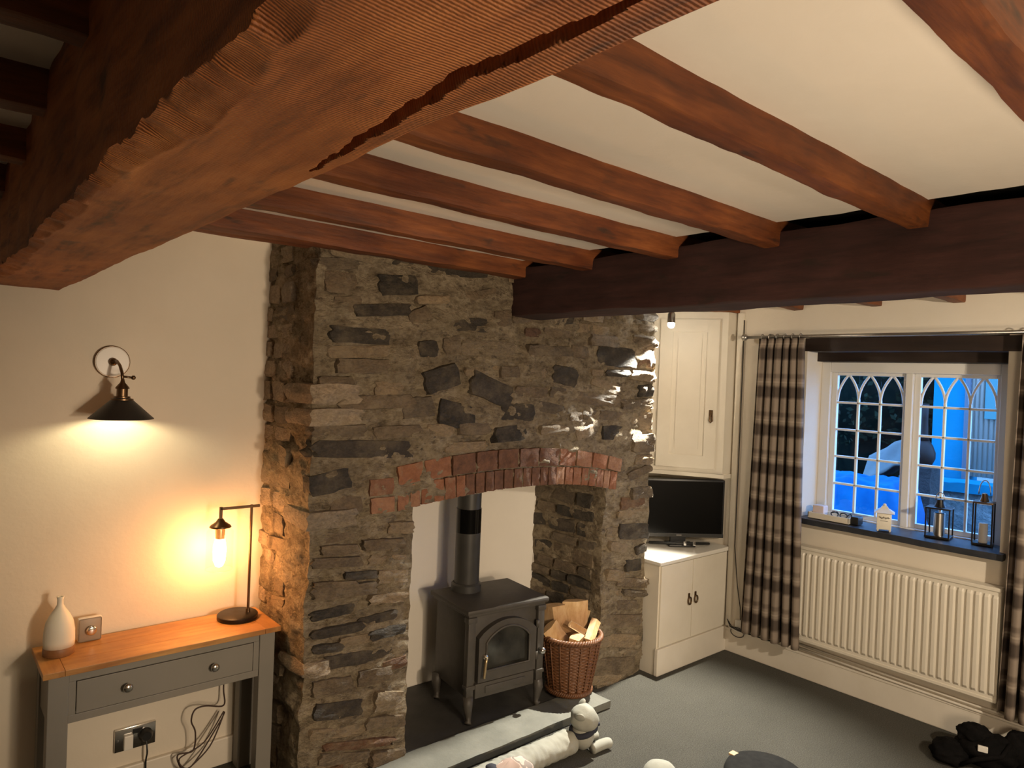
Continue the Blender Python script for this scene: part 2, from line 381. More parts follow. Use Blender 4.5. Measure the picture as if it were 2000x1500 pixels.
# ------------------------------------------------------------------ beams and joists
bx0, bx1, bz = .215, .475, 2.298
def crackx(y):
    pts = ((.30,.411),(.364,.413),(.42,.417),(.565,.404),(.735,.420),(.95,.440),(1.1,.452))
    for (a,b),(c_,d) in zip(pts, pts[1:]):
        if a <= y <= c_: return b+(d-b)*(y-a)/(c_-a)+.0018*math.sin(y*53)+.001*math.sin(y*131)
    return .45
NPX = 90
def bprof(y):
    pts = []
    ch = .034+.030*noise.noise(Vector((y*1.6, 0, 4)))+.016*noise.noise(Vector((y*7, 2, 4)))
    ch = max(.008, ch)
    cr = .014+.012*noise.noise(Vector((y*2.2, 9, 4)))
    sag = .006*noise.noise(Vector((y*1.1, 1, 8)))
    ex_ = .016*noise.noise(Vector((y*1.9, 5, 2)))+.006*noise.noise(Vector((y*8, 5, 2)))
    for i in range(10): pts.append((bx0+ex_+.006*noise.noise(Vector((y*2, i*.4, 3))), ZC+.02-(ZC+.02-bz-ch*.36)*i/9))
    for i in range(NPX+1):
        x = bx0+ex_+(bx1-bx0-ex_)*i/NPX; d = x-bx0-ex_; e = bx1-x
        z = bz+sag+.0025*noise.noise(Vector((x*14, y*14, 1)))
        if d < ch:
            hew = noise.noise(Vector((y*16, d*6, 7)))*.012+noise.noise(Vector((y*45, d*20, 7)))*.007
            z += (ch-d)*.32 + hew*(1-d/ch)**.5
        if e < cr: z += (cr-e)*.9
        if .30 < y < 1.02:
            wdt = .0085*min(1, (y-.28)/.15, (1.03-y)/.25)
            cd = abs(x-crackx(y))
            if cd < wdt: z += .03*(1-cd/wdt)**.5
        pts.append((x, z))
    for i in range(1, 8): pts.append((bx1+.004*noise.noise(Vector((y*2, i*.4, 13))), bz+cr*.9+(ZC+.02-bz-cr)*i/7))
    return pts
ys = [-4.0+i*.05 for i in range(78)]+[-.1+i*.0085 for i in range(int(1.6/.0085))]+[1.5+i*.0135 for i in range(int(2.12/.0135))]
profs = [bprof(y) for y in ys]; npf = len(profs[0]); mbm = MB()
mbm.add([(x, y, z) for y, pr in zip(ys, profs) for x, z in pr], [(i*npf+k, (i+1)*npf+k, (i+1)*npf+k+1, i*npf+k+1) for i in range(len(ys)-1) for k in range(npf-1)])
o = obj('ceiling_beam', mbm, M['beam'], angle=50)
tag(o, 'massive rough-hewn oak beam with a long crack, nearest the camera', 'beam', 'oak ceiling beams')
dm = rough_box((2.55, YF, 2.345), (2.80, 3.02, 2.615), (14, 200, 14), .012, 2.2, 3, .004)
tag(obj('ceiling_beam', dm, M['darkbeam'], angle=40), 'dark-stained beam running from chimney breast across to the right', 'beam', 'oak ceiling beams')
JT = [(.330, .408, 'joist at the top right corner, nearest to the camera'),
      (.867, .935, 'joist second nearest to the camera, ending above dark beam'),
      (1.394, 1.465, 'middle joist, third from the camera'),
      (1.866, 1.94, 'joist third from the stone chimney breast'),
      (2.386, 2.465, 'joist second from the stone chimney breast'),
      (2.885, 3.0, 'dark joist tight against the stone chimney breast')]
for i, (y0, y1, lb) in enumerate(JT):
    jm = rough_box((XL, y0, ZJ), (XW+.05, y1, ZC+.02), (300, 8, 8), .006, 5.0, 11+i, .002)
    tag(obj('ceiling_joist', jm, M['joist'], angle=42), 'red-brown oak '+lb, 'joist', 'oak ceiling joists')
jm = rough_box((XL, 3.0, ZJ), (1.37, 3.09, ZC+.02), (70, 3, 4), .005, 3.0, 31, .006)
tag(obj('ceiling_joist', jm, M['joist'], angle=50), 'short joist ending at the left edge of the stone chimney breast', 'joist', 'oak ceiling joists')

# ------------------------------------------------------------------ chimney breast
CX0, CX1, CY, JL, JR, CB = 1.385, 3.86, 3.0, 1.95, 3.41, 3.66
def zint(x): return 1.372-(.08 if x < 2.75 else .14)*(x-2.75)**2
def zmid(x): return 1.482-(.069 if x < 2.70 else .108)*(x-2.70)**2
def zext(x): return 1.598-(.096 if x < 2.65 else .126)*(x-2.65)**2
chim = thing('chimney_breast', 'rubble stone chimney breast with a brick arch over the stove recess', 'chimney breast', (0,0,0))
def md(p, a=.0155):
    p = Vector(p)
    st = noise.noise(Vector((p.x*4.2, p.y*4.2, p.z*13)))+.6*noise.noise(Vector((p.x*11+3, p.y*11, p.z*27)))+.40*noise.noise(Vector((p.x*30, p.y*30+5, p.z*46)))
    return p+noise.noise_vector(p*4.5)*a+noise.noise_vector(p*13+Vector((3,1,7)))*a*.5+Vector((-1,-1,.1))*(a*1.15*st)
mo = MB(); H2 = ZC+.03
def patch(fn, nu, nv): mo.grid(lambda u, v: md(fn(u, v)), nu, nv)
L_ = lambda a, b, t: a+(b-a)*t
patch(lambda u, v: (L_(CX0, JL, u), CY, L_(0, zint(JL), v)), 44, 104)
patch(lambda u, v: (L_(JR, CX1, u), CY, L_(0, zint(JR), v)), 36, 104)
patch(lambda u, v: (L_(CX0, JL, u), CY, L_(zint(JL), H2, v)), 44, 104)
patch(lambda u, v: (L_(JR, CX1, u), CY, L_(zint(JR), H2, v)), 36, 104)
patch(lambda u, v: (L_(JL, JR, u), CY, L_(zint(L_(JL, JR, u)), H2, v)), 112, 104)
patch(lambda u, v: (CX0, L_(CY, 3.58, u), L_(0, H2, v)), 44, 200)
patch(lambda u, v: (CX1, L_(CY, 3.58, u), L_(0, H2, v)), 20, 100)
patch(lambda u, v: (JR, L_(CY, CB+.02, u), L_(0, zint(JR), v)), 50, 104)
patch(lambda u, v: (JL, L_(CY, CB+.02, u), L_(0, zint(JL), v)), 20, 50)
patch(lambda u, v: (L_(JL, JR, u), L_(CY, CB+.02, v), zint(L_(JL, JR, u))), 60, 20)
mo.box((CX0+.04, CY+.04, 0), (JL-.04, CB+.1, H2)); mo.box((JR+.04, CY+.04, 0), (CX1-.04, CB+.1, H2)); mo.box((JL-.04, CY+.04, 1.43), (JR+.04, CB+.1, H2))
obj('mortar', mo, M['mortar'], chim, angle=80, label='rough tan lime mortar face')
bp = MB().grid(lambda u, v: wavy((L_(JL-.05, JR+.05, u), CB, L_(0, 1.45, v)), .01, 3), 30, 30); bp.box((JL-.05, CB+.03, 0), (JR+.05, CB+.1, 1.45))
obj('back_panel', bp, M['recess'], chim, angle=40, label='cream plastered back of the stove recess')
def stone_tpl(seed, n=(4,2,3), power=.62, amp=.20):
    m = rough_box((-1,-1,-1), (1,1,1), n, 0, 1); out = []
    for p in m.v:
        q = Vector(p); s = max(abs(q.x), abs(q.y), abs(q.z)); r = q.length
        q = q*((s/r)**power)*1.06
        q += noise.noise_vector(Vector(p)*1.5+Vector((seed*3.3, seed, 1)))*amp
        out.append(tuple(q))
    m.v = out; me = m.mesh('stone_%d' % seed, True); me.set_sharp_from_angle(angle=R(38)); return me
TPL = [[], [], [], [], []]
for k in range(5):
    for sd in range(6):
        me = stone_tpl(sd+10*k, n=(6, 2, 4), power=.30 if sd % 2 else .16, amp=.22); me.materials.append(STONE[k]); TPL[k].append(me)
nst = 0
def stone(x, y, z, sx, sy, sz, tone, rot=(0,0,0)):
    global nst
    me = random.choice(TPL[tone]); o = bpy.data.objects.new('stone', me); COL.objects.link(o); o.parent = chim
    o.location = (x, y, z); o.scale = (sx*.5, sy*.5, sz*.5); o.rotation_euler = rot; nst += 1; return o
HS = [(1.811,2.436,0.206,0.099,7,0),(1.726,2.303,0.295,0.058,6,0),(2.276,2.275,0.27,0.079,1,0),(1.616,2.172,0.297,0.076,1,0),(2.089,1.981,0.203,0.118,17,0),(2.432,1.925,0.295,0.126,-17,0),(2.201,1.785,0.229,0.135,-13,0),(1.502,2.413,0.169,0.105,-1,1),(2.332,2.432,0.23,0.087,12,1),(2.393,2.152,0.357,0.095,1,2),(2.149,2.159,0.112,0.105,14,1),(1.999,2.13,0.114,0.089,3,0),(1.709,1.853,0.411,0.072,2,1),(1.948,1.828,0.185,0.109,5,1),(1.629,2.025,0.27,0.07,2,1),(2.173,2.556,0.417,0.077,6,0),(1.485,2.498,0.201,0.055,8,1),(1.612,2.095,0.325,0.064,5,2),(1.861,2.001,0.132,0.067,-8,1),(1.494,1.945,0.175,0.056,1,1),(2.555,1.806,0.109,0.098,-1,0),(1.54,2.317,0.137,0.081,6,1),(1.942,2.296,0.128,0.081,25,1),(1.757,2.613,0.224,0.052,3,1),(2.489,2.329,0.116,0.097,6,1),(2.02,2.385,0.197,0.048,7,2),(2.553,2.033,0.139,0.068,2,1),(3.008,2.024,0.216,0.126,-10,0),(2.672,1.804,0.152,0.101,-6,0),(2.579,1.68,0.23,0.094,3,0),(3.474,2.16,0.345,0.128,-1,0),(2.908,2.165,0.255,0.065,4,1),(2.748,2.156,0.121,0.096,4,1),(3.331,2.258,0.269,0.077,-0,1),(2.961,2.366,0.185,0.072,6,0),(2.636,2.338,0.15,0.056,6,1),(3.281,1.886,0.449,0.076,-4,1),(3.451,1.667,0.182,0.093,-2,0),(2.918,1.824,0.256,0.066,-9,1),(3.192,1.68,0.159,0.082,18,2),(2.772,2.023,0.148,0.09,2,2),(3.379,1.972,0.273,0.063,-14,2),(2.467,2.135,0.3,0.091,3,2),(1.693,1.624,0.619,0.088,-3,0),(1.478,1.477,0.193,0.102,10,0),(1.567,1.373,0.16,0.073,-6,1),(1.674,1.245,0.447,0.056,-2,0),(1.52,1.715,0.262,0.06,2,1),(1.841,1.709,0.282,0.064,1,1),(2.089,1.71,0.162,0.074,-2,2),(1.784,1.15,0.24,0.058,-5,1),(1.543,1.156,0.199,0.049,-5,1),(1.802,1.071,0.205,0.051,-7,2),(1.525,1.098,0.25,0.049,-5,1),(1.656,1.017,0.166,0.038,-6,0),(1.53,0.988,0.224,0.043,-6,1),(1.836,0.983,0.171,0.065,-7,2),(2.5,1.666,0.215,0.087,13,0),(2.317,1.713,0.211,0.07,-2,1),(2.278,1.616,0.287,0.056,1,2),(1.877,1.223,0.151,0.059,-3,2),(1.52,0.864,0.231,0.055,-0,0),(1.552,0.77,0.27,0.046,-1,0),(1.771,0.785,0.216,0.051,1,0),(1.821,0.707,0.213,0.055,0,0),(1.499,0.697,0.16,0.042,-6,0),(1.674,0.611,0.358,0.061,-5,0),(1.534,0.507,0.205,0.085,-6,1),(1.753,0.504,0.177,0.075,-2,1),(1.868,0.538,0.136,0.056,2,3),(1.567,0.384,0.236,0.079,-9,0),(1.836,0.36,0.159,0.091,-13,2),(1.825,0.253,0.221,0.063,-11,1),(1.572,0.275,0.301,0.06,-11,2),(1.691,0.185,0.376,0.041,-12,3),(1.606,0.146,0.262,0.054,-14,1),(1.849,0.066,0.183,0.077,-11,1),(1.573,0.955,0.322,0.059,-3,1),(1.814,0.879,0.204,0.048,-4,2),(1.64,0.705,0.162,0.047,-2,2),(3.7,1.184,0.261,0.084,-4,3),(3.712,0.992,0.286,0.108,-5,0),(3.792,0.866,0.11,0.062,8,0),(3.727,0.76,0.144,0.077,-3,0),(3.758,0.647,0.314,0.062,-11,1),(3.763,0.569,0.242,0.047,-11,1),(3.782,1.393,0.243,0.062,14,1),(3.623,1.289,0.302,0.068,-2,1),(3.555,0.905,0.183,0.068,-12,2),(3.533,0.721,0.17,0.083,-14,2),(3.704,1.115,0.309,0.054,-4,2),(3.628,0.401,0.386,0.088,-9,1),(3.607,0.271,0.384,0.088,-11,2),(3.559,0.119,0.408,0.116,-11,1),(3.478,0.044,0.285,0.067,-11,2),(3.681,0.497,0.241,0.069,-11,1),(3.764,0.148,0.201,0.06,-15,2)]
placed = []
def clear(x, z, w, h, f=.86):
    for a, b, c_, d in placed:
        if abs(x-a) < (w+c_)*.5*f and abs(z-b) < (h+d)*.5*f: return False
    return True
for x, z, w_, h, rot, tone in HS:
    if not (CX0+.02 < x < CX1-.03) or z > 2.6: continue
    if JL-.02 < x < JR+.02 and z < zext(x)+.01: continue
    if 1.63 < x < 3.66 and zint(x)-.08 < z < zext(x)+.02: continue
    if not clear(x, z, w_, h, .6): continue
    x = max(CX0+w_*.45, min(CX1-w_*.45, x))
    proud = random.uniform(.002, .018) if z > 1.5 else random.uniform(.004, .022)
    stone(x, CY+.036-proud, z, w_*1.04, .075, h*.96, tone, (random.uniform(-.06,.06), R(-rot), random.uniform(-.05,.05))); placed.append((x, z, w_, h))
nh = len(placed)
# corner stones, running round both sides of the left and right front edges
for cx, sg, lo_t in ((CX0, 1, 2), (CX1, -1, 1)):
    z = .06; k = 0
    while z < 2.58:
        h = random.uniform(.065, .135); w_ = random.uniform(.14, .26) if k % 2 else random.uniform(.22, .36)
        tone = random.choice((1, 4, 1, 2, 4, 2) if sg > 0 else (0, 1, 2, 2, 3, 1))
        if clear(cx+sg*w_*.42, z+h/2, w_*.8, h, .7):
            stone(cx+sg*(w_*.5-.008-random.uniform(0, .020)), CY+.122-random.uniform(.0, .014), z+h/2, w_, .25+random.uniform(-.03,.05), h*.93, tone, (random.uniform(-.03,.03), random.uniform(-.04,.04), random.uniform(-.05,.05)))
            placed.append((cx+sg*w_*.42, z+h/2, w_, h))
        z += h+random.uniform(.006, .02); k += 1
# fill the rest of the face in rough courses
z = .07; nf = 0
while z < 2.58 and nf < 170:
    h = random.uniform(.045, .085); x = CX0+.05
    while x < CX1-.06:
        w_ = random.uniform(.10, .30)
        xc, zc_ = x+w_/2, z+random.uniform(-.012,.012)
        ok = clear(xc, zc_, w_, h, .93) and xc+w_/2 < CX1-.01
        if JL-.02 < xc+w_/2 and xc-w_/2 < JR+.02 and zc_ < zext(min(max(xc, JL), JR))+.03: ok = False
        if 1.64 < xc+w_/2 and xc-w_/2 < 3.66 and 1.26 < zc_ < zext(xc)+.06: ok = False
        if ok and random.random() < .82 and nf < 170:
            tone = random.choice((0, 1, 1, 1, 2, 2, 3) if random.random() < .5 else (1, 2))
            stone(xc, CY+.036-random.uniform(-.002,.016), zc_, w_*1.02, .075, h*.92, tone, (random.uniform(-.06,.06), random.uniform(-.08,.08), random.uniform(-.05,.05)))
            placed.append((xc, zc_, w_, h)); nf += 1
        x += w_+random.uniform(.005, .03)
    z += h+random.uniform(.0, .016)
# left return, facing the console table
z = .05
while z < 2.6:
    h = random.uniform(.06, .11); y = 3.22+random.uniform(0, .08)
    while y < 3.5:
        w_ = random.uniform(.11, .22)
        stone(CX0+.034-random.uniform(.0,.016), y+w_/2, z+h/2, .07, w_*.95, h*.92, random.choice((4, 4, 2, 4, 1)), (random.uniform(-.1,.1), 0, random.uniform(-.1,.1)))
        y += w_+.02
    z += h+.014
# right jamb inside the recess
z = .1
while z < 1.28:
    h = random.uniform(.055, .10); y = 3.06+random.uniform(0, .05)
    while y < 3.6:
        w_ = random.uniform(.13, .28)
        stone(JR+.034-random.uniform(.0,.016), y+w_/2, z+h/2, .07, w_*.95, h*.92, random.choice((0, 1, 1, 0)), (random.uniform(-.12,.12), 0, random.uniform(-.08,.08)))
        y += w_+.02
    z += h+.014
# brick arch
bt = []
for sd in range(4):
    m = rough_box((-1,-1,-1), (1,1,1), (5, 2, 4), .09, 2.2, sd+40, .03); me = m.mesh('brick_%d' % sd, True); me.set_sharp_from_angle(angle=R(45)); me.materials.append(M['brick']); bt.append(me)
bs = []
for sd in range(3):
    m = rough_box((-1,-1,-1), (1,1,1), (5, 2, 4), .09, 2.2, sd+50, .03); me = m.mesh('brick_soot_%d' % sd, True); me.set_sharp_from_angle(angle=R(45)); me.materials.append(M['brick_sooty']); bs.append(me)
def brick(x, z, w_, h, ang, soot=False, d=.11, pr=.010):
    o = bpy.data.objects.new('brick', random.choice(bs if soot else bt)); COL.objects.link(o); o.parent = chim
    o.location = (x, CY+d/2-pr-random.uniform(0, .007), z); o.scale = (w_/2, d/2, h/2); o.rotation_euler = (0, -ang, random.uniform(-.02,.02))
def slope(f, x): return math.atan((f(x+.01)-f(x-.01))/.02)
x = 1.845
while x < 3.46:
    w_ = random.uniform(.058, .070); xc = x+w_/2
    brick(xc, (zint(xc)+zmid(xc))/2-.002, w_*.98, zmid(xc)-zint(xc)-.002, slope(zint, xc)*.8-(xc-2.72)*.05*-1, 2.24 < xc < 2.95)
    x += w_+.006
x = 1.845
while x < 3.52:
    w_ = random.uniform(.14, .175) if x < 2.9 else random.uniform(.10, .14); xc = x+w_/2
    brick(xc, (zmid(xc)+zext(xc))/2, w_, zext(xc)-zmid(xc)-.008, slope(zext, xc), 2.10 < xc < 2.98)
    x += w_+.010
brick(1.755, 1.437, .135, .083, .03); brick(1.762, 1.347, .135, .078, .02)
# ------------------------------------------------------------------ hearth, stove, flue
h1 = rough_box((JL-.0, 3.014, .0), (JR, CB, .040), (20, 12, 1), .004, 4, 5, .003)
tag(obj('inner_hearth', h1, M['hearth_dark'], angle=40), 'black slate hearth floor under the stove', 'hearth')
hs = rough_box((1.74, 2.765, .0), (3.28, 3.003, .05), (40, 7, 2), .006, 5, 6, .003)
tag(obj('hearth_slab', hs, M['hearth'], angle=40), 'long pale grey stone slab in front of the stove', 'hearth')
st = thing('wood_stove', 'black cast iron wood stove with an arched glass door', 'stove', (2.64, 3.03, .05), R(-6))
D_ = .40
obj('body', MB().bbox((-.245, .015, .13), (.245, D_, .60), .008), M['iron'], st, angle=40)
tp = MB().bbox((-.285, -.03, .615), (.285, D_+.02, .645), .010); tp.bbox((-.268, -.012, .597), (.268, D_+.01, .617), .006)
obj('top_plate', tp, M['iron'], st, angle=40)
for s in (-1, 1):
    obj('pilaster', MB().bbox((s*.243-.024, -.012, .13), (s*.243+.024, .03, .597), .006).bbox((s*.243-.030, -.018, .565), (s*.243+.030, .03, .598), .005).bbox((s*.243-.03, -.018, .19), (s*.243+.03, .03, .215), .005), M['iron'], st, angle=40)
    for yy, nm in ((.005, 'leg'), (D_-.03, 'leg')):
        pts = [(s*.243, yy, .15), (s*.247, yy-.004, .10), (s*.240, yy-.002, .05), (s*.236, yy, .015), (s*.246, yy-.012, 0.0)]
        obj(nm, MB().tube(pts, [.030, .029, .020, .015, .021], 10), M['iron'], st, smooth=True)
obj('ash_panel', MB().bbox((-.205, -.006, .13), (.205, .03, .212), .005).bbox((-.14, -.012, .150), (.14, .0, .192), .004), M['iron'], st, angle=40)
# door: an arched frame round an arched pane
def archpoly(w_, z0, zs, rise, n=14):
    return [(-w_, z0)]+[(-w_+2*w_*k/n, zs+rise*math.sin(math.pi*k/n)**.75) for k in range(n+1)]+[(w_, z0)]
outer = archpoly(.200, .225, .475, .085); inner = archpoly(.150, .285, .445, .075)
n = len(outer)
fr = MB(); fv = [(a, -.022, b) for a, b in outer]+[(a, -.022, b) for a, b in inner]+[(a, .016, b) for a, b in outer]+[(a, -.004, b) for a, b in inner]
ff = []
for i in range(n):
    j = (i+1) % n
    ff += [(i, j, n+j, n+i), (i, 2*n+i, 2*n+j, j), (n+i, n+j, 3*n+j, 3*n+i)]
fr.add(fv, ff); door = obj('door', fr, M['iron'], st, angle=30)
obj('door_rim', MB().tube([(a*1.0, -.024, b) for a, b in inner], .007, 8, closed=True), M['iron'], door, smooth=True)
obj('pane', MB().prism(inner, -.006, -.001), M['glassblack'], door)
obj('handle', MB().tube([(-.165, -.05, .375), (-.172, -.055, .35), (-.180, -.056, .275), (-.181, -.056, .262)], [.010, .009, .008, .009], 10), M['brass'], door, smooth=True, label='pale brass handle')
obj('handle_boss', MB().lathe([(.016, -.024), (.014, .03)], (-.165, -.02, .372), 14, ax='y'), M['chrome'], door, smooth=True)
obj('air_knob', MB().lathe([(.010, 0), (.010, .012), (.019, .016), (.021, .03), (.012, .04)], (.235, -.02, .335), 16, ax='y'), M['chrome'], st, smooth=True, label='chrome air control knob')
for zz in (.47, .28): obj('hinge', MB().lathe([(.011, 0), (.011, .045)], (.212, -.014, zz), 12), M['iron'], st, smooth=True)
obj('flue_collar', MB().lathe([(.092, 0), (.092, .045), (.082, .055)], (-.088, .325, .64), 32), M['flue'], st, smooth=False, angle=40)
fp = thing('flue_pipe', 'black stove pipe rising from the stove into the chimney', 'flue', (2.587, 3.362, 0.695))
obj('lower_section', MB().lathe([(.076, .04), (.076, .36)], (0,0,0), 36), M['flue'], fp, angle=40)
obj('gloss_band', MB().lathe([(.0775, .355), (.0775, .50)], (0,0,0), 36), M['flue_gloss'], fp, angle=40, label='glossy reflecting band')
obj('upper_section', MB().lathe([(.073, .49), (.073, 1.0)], (0,0,0), 36), M['flue'], fp, angle=40)

# ------------------------------------------------------------------ log basket and logs
BX, BY, BZ, BH = 3.175, 3.03, .052, .345
bk = thing('log_basket', 'round brown wicker basket full of split logs beside the stove', 'basket', (BX, BY, BZ))
def br_(z): return .128+.060*(z/BH)**.9
rows, seg = 34, 144
def wv(u, v):
    row = v*rows; a = 2*math.pi*u; z = BH*v
    ph = math.pi*(int(row+1e-6) % 2)
    r = br_(z)+.005*math.sin(a*18+ph)*abs(math.sin(math.pi*(row % 1.0)+.01)) + .0035*abs(math.sin(math.pi*row))
    return (r*math.cos(a), r*math.sin(a), z)
t = NT('wicker'); co = t.pos((1,1,6)); nn = t.noise(co, 40, 4)
c = t.ramp(nn, [(.3, (.060,.022,.009)), (.55, (.16,.066,.026)), (.8, (.27,.125,.05))]); t.col(c); t.bump(nn, .5, .004); M['wicker'] = t.fin(.45)
o = obj('weave', MB().grid(wv, seg, rows*4), M['wicker'], bk, smooth=True); o['kind'] = 'stuff'
for k in range(18):
    a = 2*math.pi*k/18+.087
    obj('stake', MB().tube([((br_(z)+.0055)*math.cos(a), (br_(z)+.0055)*math.sin(a), z) for z in (0, BH*.33, BH*.66, BH)], .0045, 6), M['wicker'], bk, smooth=True)
def braid(name, r, z, R0, strands=3, tw=22):
    m = MB()
    for s in range(strands):
        m.tube([((r+R0*math.cos(tw*a+2*math.pi*s/strands))*math.cos(a), (r+R0*math.cos(tw*a+2*math.pi*s/strands))*math.sin(a), z+R0*math.sin(tw*a+2*math.pi*s/strands)) for a in [2*math.pi*k/160 for k in range(160)]], R0*.75, 6, True)
    return obj(name, m, M['wicker'], bk, smooth=True)
braid('rim', .190, BH+.006, .011); braid('base_band', .136, .016, .011)
obj('floor_panel', MB().lathe([(.0, .004), (.125, .004), (.125, .012)], (0,0,0), 32), M['wicker'], bk)
obj('liner', MB().lathe([(.118, .012), (.178, BH-.005)], (0,0,0), 40, cap=False), simple('hessian', (.40,.29,.16), (.50,.38,.22), 30, .9), bk, smooth=True)
def logpiece(label, base, tip, rad, arc, roll, seed):
    # a split wedge: bark on the round side, pale wood on the split faces and the ends
    A, B = Vector(base), Vector(tip); t_ = (B-A).normalized(); aw = Vector((.55, .75, -.35)); u = (aw-t_*aw.dot(t_)).normalized(); v2 = t_.cross(u)
    n = 8; prof = [(0.0, 0.0)]+[(rad*math.cos(-arc/2+arc*k/n), rad*math.sin(-arc/2+arc*k/n)) for k in range(n+1)]
    prof = [(a-rad*.45, b) for a, b in prof]
    cr, sr = math.cos(roll), math.sin(roll)
    segs = 5; vs = []; fs = []; m = len(prof)
    for i in range(segs+1):
        c0 = A+(B-A)*i/segs
        for k, (a, b) in enumerate(prof):
            s_ = 1+.10*noise.noise(Vector((seed*5+k*.7, i*.6, 2)))
            a2, b2 = (a*cr-b*sr)*s_, (a*sr+b*cr)*s_
            vs.append(c0+u*a2+v2*b2)
    for i in range(segs):
        for k in range(m): fs.append((i*m+k, i*m+(k+1) % m, (i+1)*m+(k+1) % m, (i+1)*m+k))
    fs.append(tuple(range(m))[::-1]); fs.append(tuple(segs*m+k for k in range(m)))
    root = thing('firewood_log', label, 'log', A, 0, 'split logs in the basket')
    inn = MB(); bark = MB()
    vs = [p-A for p in vs]
    for q, f in enumerate(fs):
        side = q < segs*m; k = q % m
        (bark if side and 1 <= k <= n else inn).add([vs[i] for i in f], [tuple(range(len(f)))])
    obj('split_wood', inn, M['log_in'], root, angle=40); obj('bark', bark, M['bark'], root, angle=40)
    return root
bz0 = BZ
logpiece('tall pale split log standing at the right of the basket', (BX+.035, BY-.01, bz0+.24), (BX+.045, BY+.02, bz0+.545), .088, 2.5, .15, 1)
logpiece('brown split log leaning at the back left of the basket', (BX-.04, BY+.05, bz0+.24), (BX-.075, BY+.085, bz0+.52), .085, 2.3, -.45, 2)
logpiece('shadowed brown log tilted over the left rim of the basket', (BX-.05, BY-.01, bz0+.26), (BX-.165, BY+.03, bz0+.42), .062, 2.6, .2, 3)
logpiece('thin pale stick of wood lying across the middle of the basket', (BX-.075, BY-.06, bz0+.445), (BX+.015, BY-.105, bz0+.385), .022, 4.0, 0, 4)
logpiece('pale split wedge poking up over the front rim of the basket', (BX-.03, BY-.06, bz0+.26), (BX-.065, BY-.120, bz0+.375), .060, 2.0, .3, 5)
logpiece('flat pale piece of wood along the front right rim of the basket', (BX+.01, BY-.145, bz0+.345), (BX+.150, BY-.075, bz0+.425), .035, 2.4, 0, 6)
logpiece('narrow splinter of wood sticking up beside the right rim', (BX+.13, BY+.03, bz0+.30), (BX+.175, BY+.015, bz0+.46), .018, 2.2, .4, 7)

# ------------------------------------------------------------------ dog draught excluder and things on the carpet
dg = thing('draught_excluder', 'dog-shaped fabric draught excluder lying along the hearth slab', 'draught excluder', (2.3, 2.565, 0))
def sausage(u, v):
    x = -.55+1.01*u; a = 2*math.pi*v
    env = min(1, (u/.05)**.5 if u > 0 else 0, ((1-u)/.05)**.5 if u < 1 else 0)
    wr = .006*noise.noise(Vector((x*34, math.sin(a)*2, math.cos(a)*2)))+.004*noise.noise(Vector((x*60, a, 2)))
    r = (.062+wr)*env; return (x, r*math.cos(a)*1.12, .060+r*math.sin(a)*.95)
obj('body', MB().grid(sausage, 110, 28), M['dogcloth'], dg, smooth=True)
HC = Vector((.487, -.025, .178))
def head(u, v):
    a = 2*math.pi*u; b = math.pi*(v-.5); d = Vector((math.cos(a)*math.cos(b), math.sin(a)*math.cos(b), math.sin(b)))
    r = .070+.006*noise.noise(d*2)+.016*max(0, d.dot(Vector((.55,-.75,-.35)).normalized()))**3; return tuple(HC+d*r)
head_o = obj('head', MB().grid(head, 28, 18), M['dogcloth'], dg, smooth=True)
def chest(u, v):
    k = math.sin(math.pi*min(max(v, .02), .98))**.45
    return (.49+.062*math.cos(2*math.pi*u)*k, -.02+.066*math.sin(2*math.pi*u)*k, .006+.15*v)
obj('chest', MB().grid(chest, 24, 12), M['dogcloth'], dg, smooth=True)
obj('nose', MB().sphere(tuple(HC+Vector((.045,-.066,-.022))), (.013, .013, .011), 10, 8), M['navy'], head_o, smooth=True)
for (ex, ey, ez, rz_) in ((-.062, -.035, .030, .5), (.040, .052, .042, -.4)):
    obj('ear', MB().sphere((0,0,0), (.012, .026, .032), 14, 10), M['dogcloth'], head_o, smooth=True, loc=tuple(HC+Vector((ex, ey, ez))), rot=(.3, .5 if ex > 0 else -.6, rz_))
obj('eye', MB().sphere(tuple(HC+Vector((.052,-.040,.022))), .007, 8, 6), M['black'], head_o, smooth=True)
obj('collar', MB().tube([(.49+.060*math.cos(a), -.022+.062*math.sin(a), .118+.022*math.cos(a)) for a in [2*math.pi*k/24 for k in range(24)]], .015, 8, True), M['navy'], dg, smooth=True, label='navy scarf round the neck')
obj('scarf_end', MB().sphere((.552, -.045, .125), (.018, .028, .045), 14, 10), M['navy'], dg, smooth=True)
for yy in (-.085, .015):
    obj('paw', MB().tube(smooth_path([(.50, yy, .028), (.555, yy-.004, .031), (.60, yy-.008, .031), (.625, yy-.010, .024)]), .028, 12), M['dogcloth'], dg, smooth=True)
def blob(u, v, c, r, seed, amp=.12):
    a = 2*math.pi*u; b = math.pi*(v-.5); d = Vector((math.cos(a)*math.cos(b), math.sin(a)*math.cos(b), math.sin(b)))
    k = 1+amp*noise.noise(d*2.2+Vector((seed, 0, 0)))+amp*.4*noise.noise(d*6+Vector((seed, 2, 0)))
    return (c[0]+r[0]*d.x*k, c[1]+r[1]*d.y*k, max(.002, c[2]+r[2]*d.z*k))
t = NT('patterned_cloth'); nn = t.noise(t.pos(), 9, 2); t.col(t.ramp(nn, [(.40, (.42,.32,.28)), (.5, (.62,.50,.44)), (.53, (.30,.26,.24)), (.60, (.55,.45,.40))], 'CONSTANT')); M['pattern'] = t.fin(.95, 0, .1)
pc = thing('soft_toy', 'pinkish patterned soft toy at the bottom edge below the draught excluder', 'toy', (2.17, 2.435, 0))
obj('body', MB().grid(lambda u, v: blob(u, v, (0, 0, .098), (.15, .062, .100), 3), 28, 16), M['pattern'], pc, smooth=True)
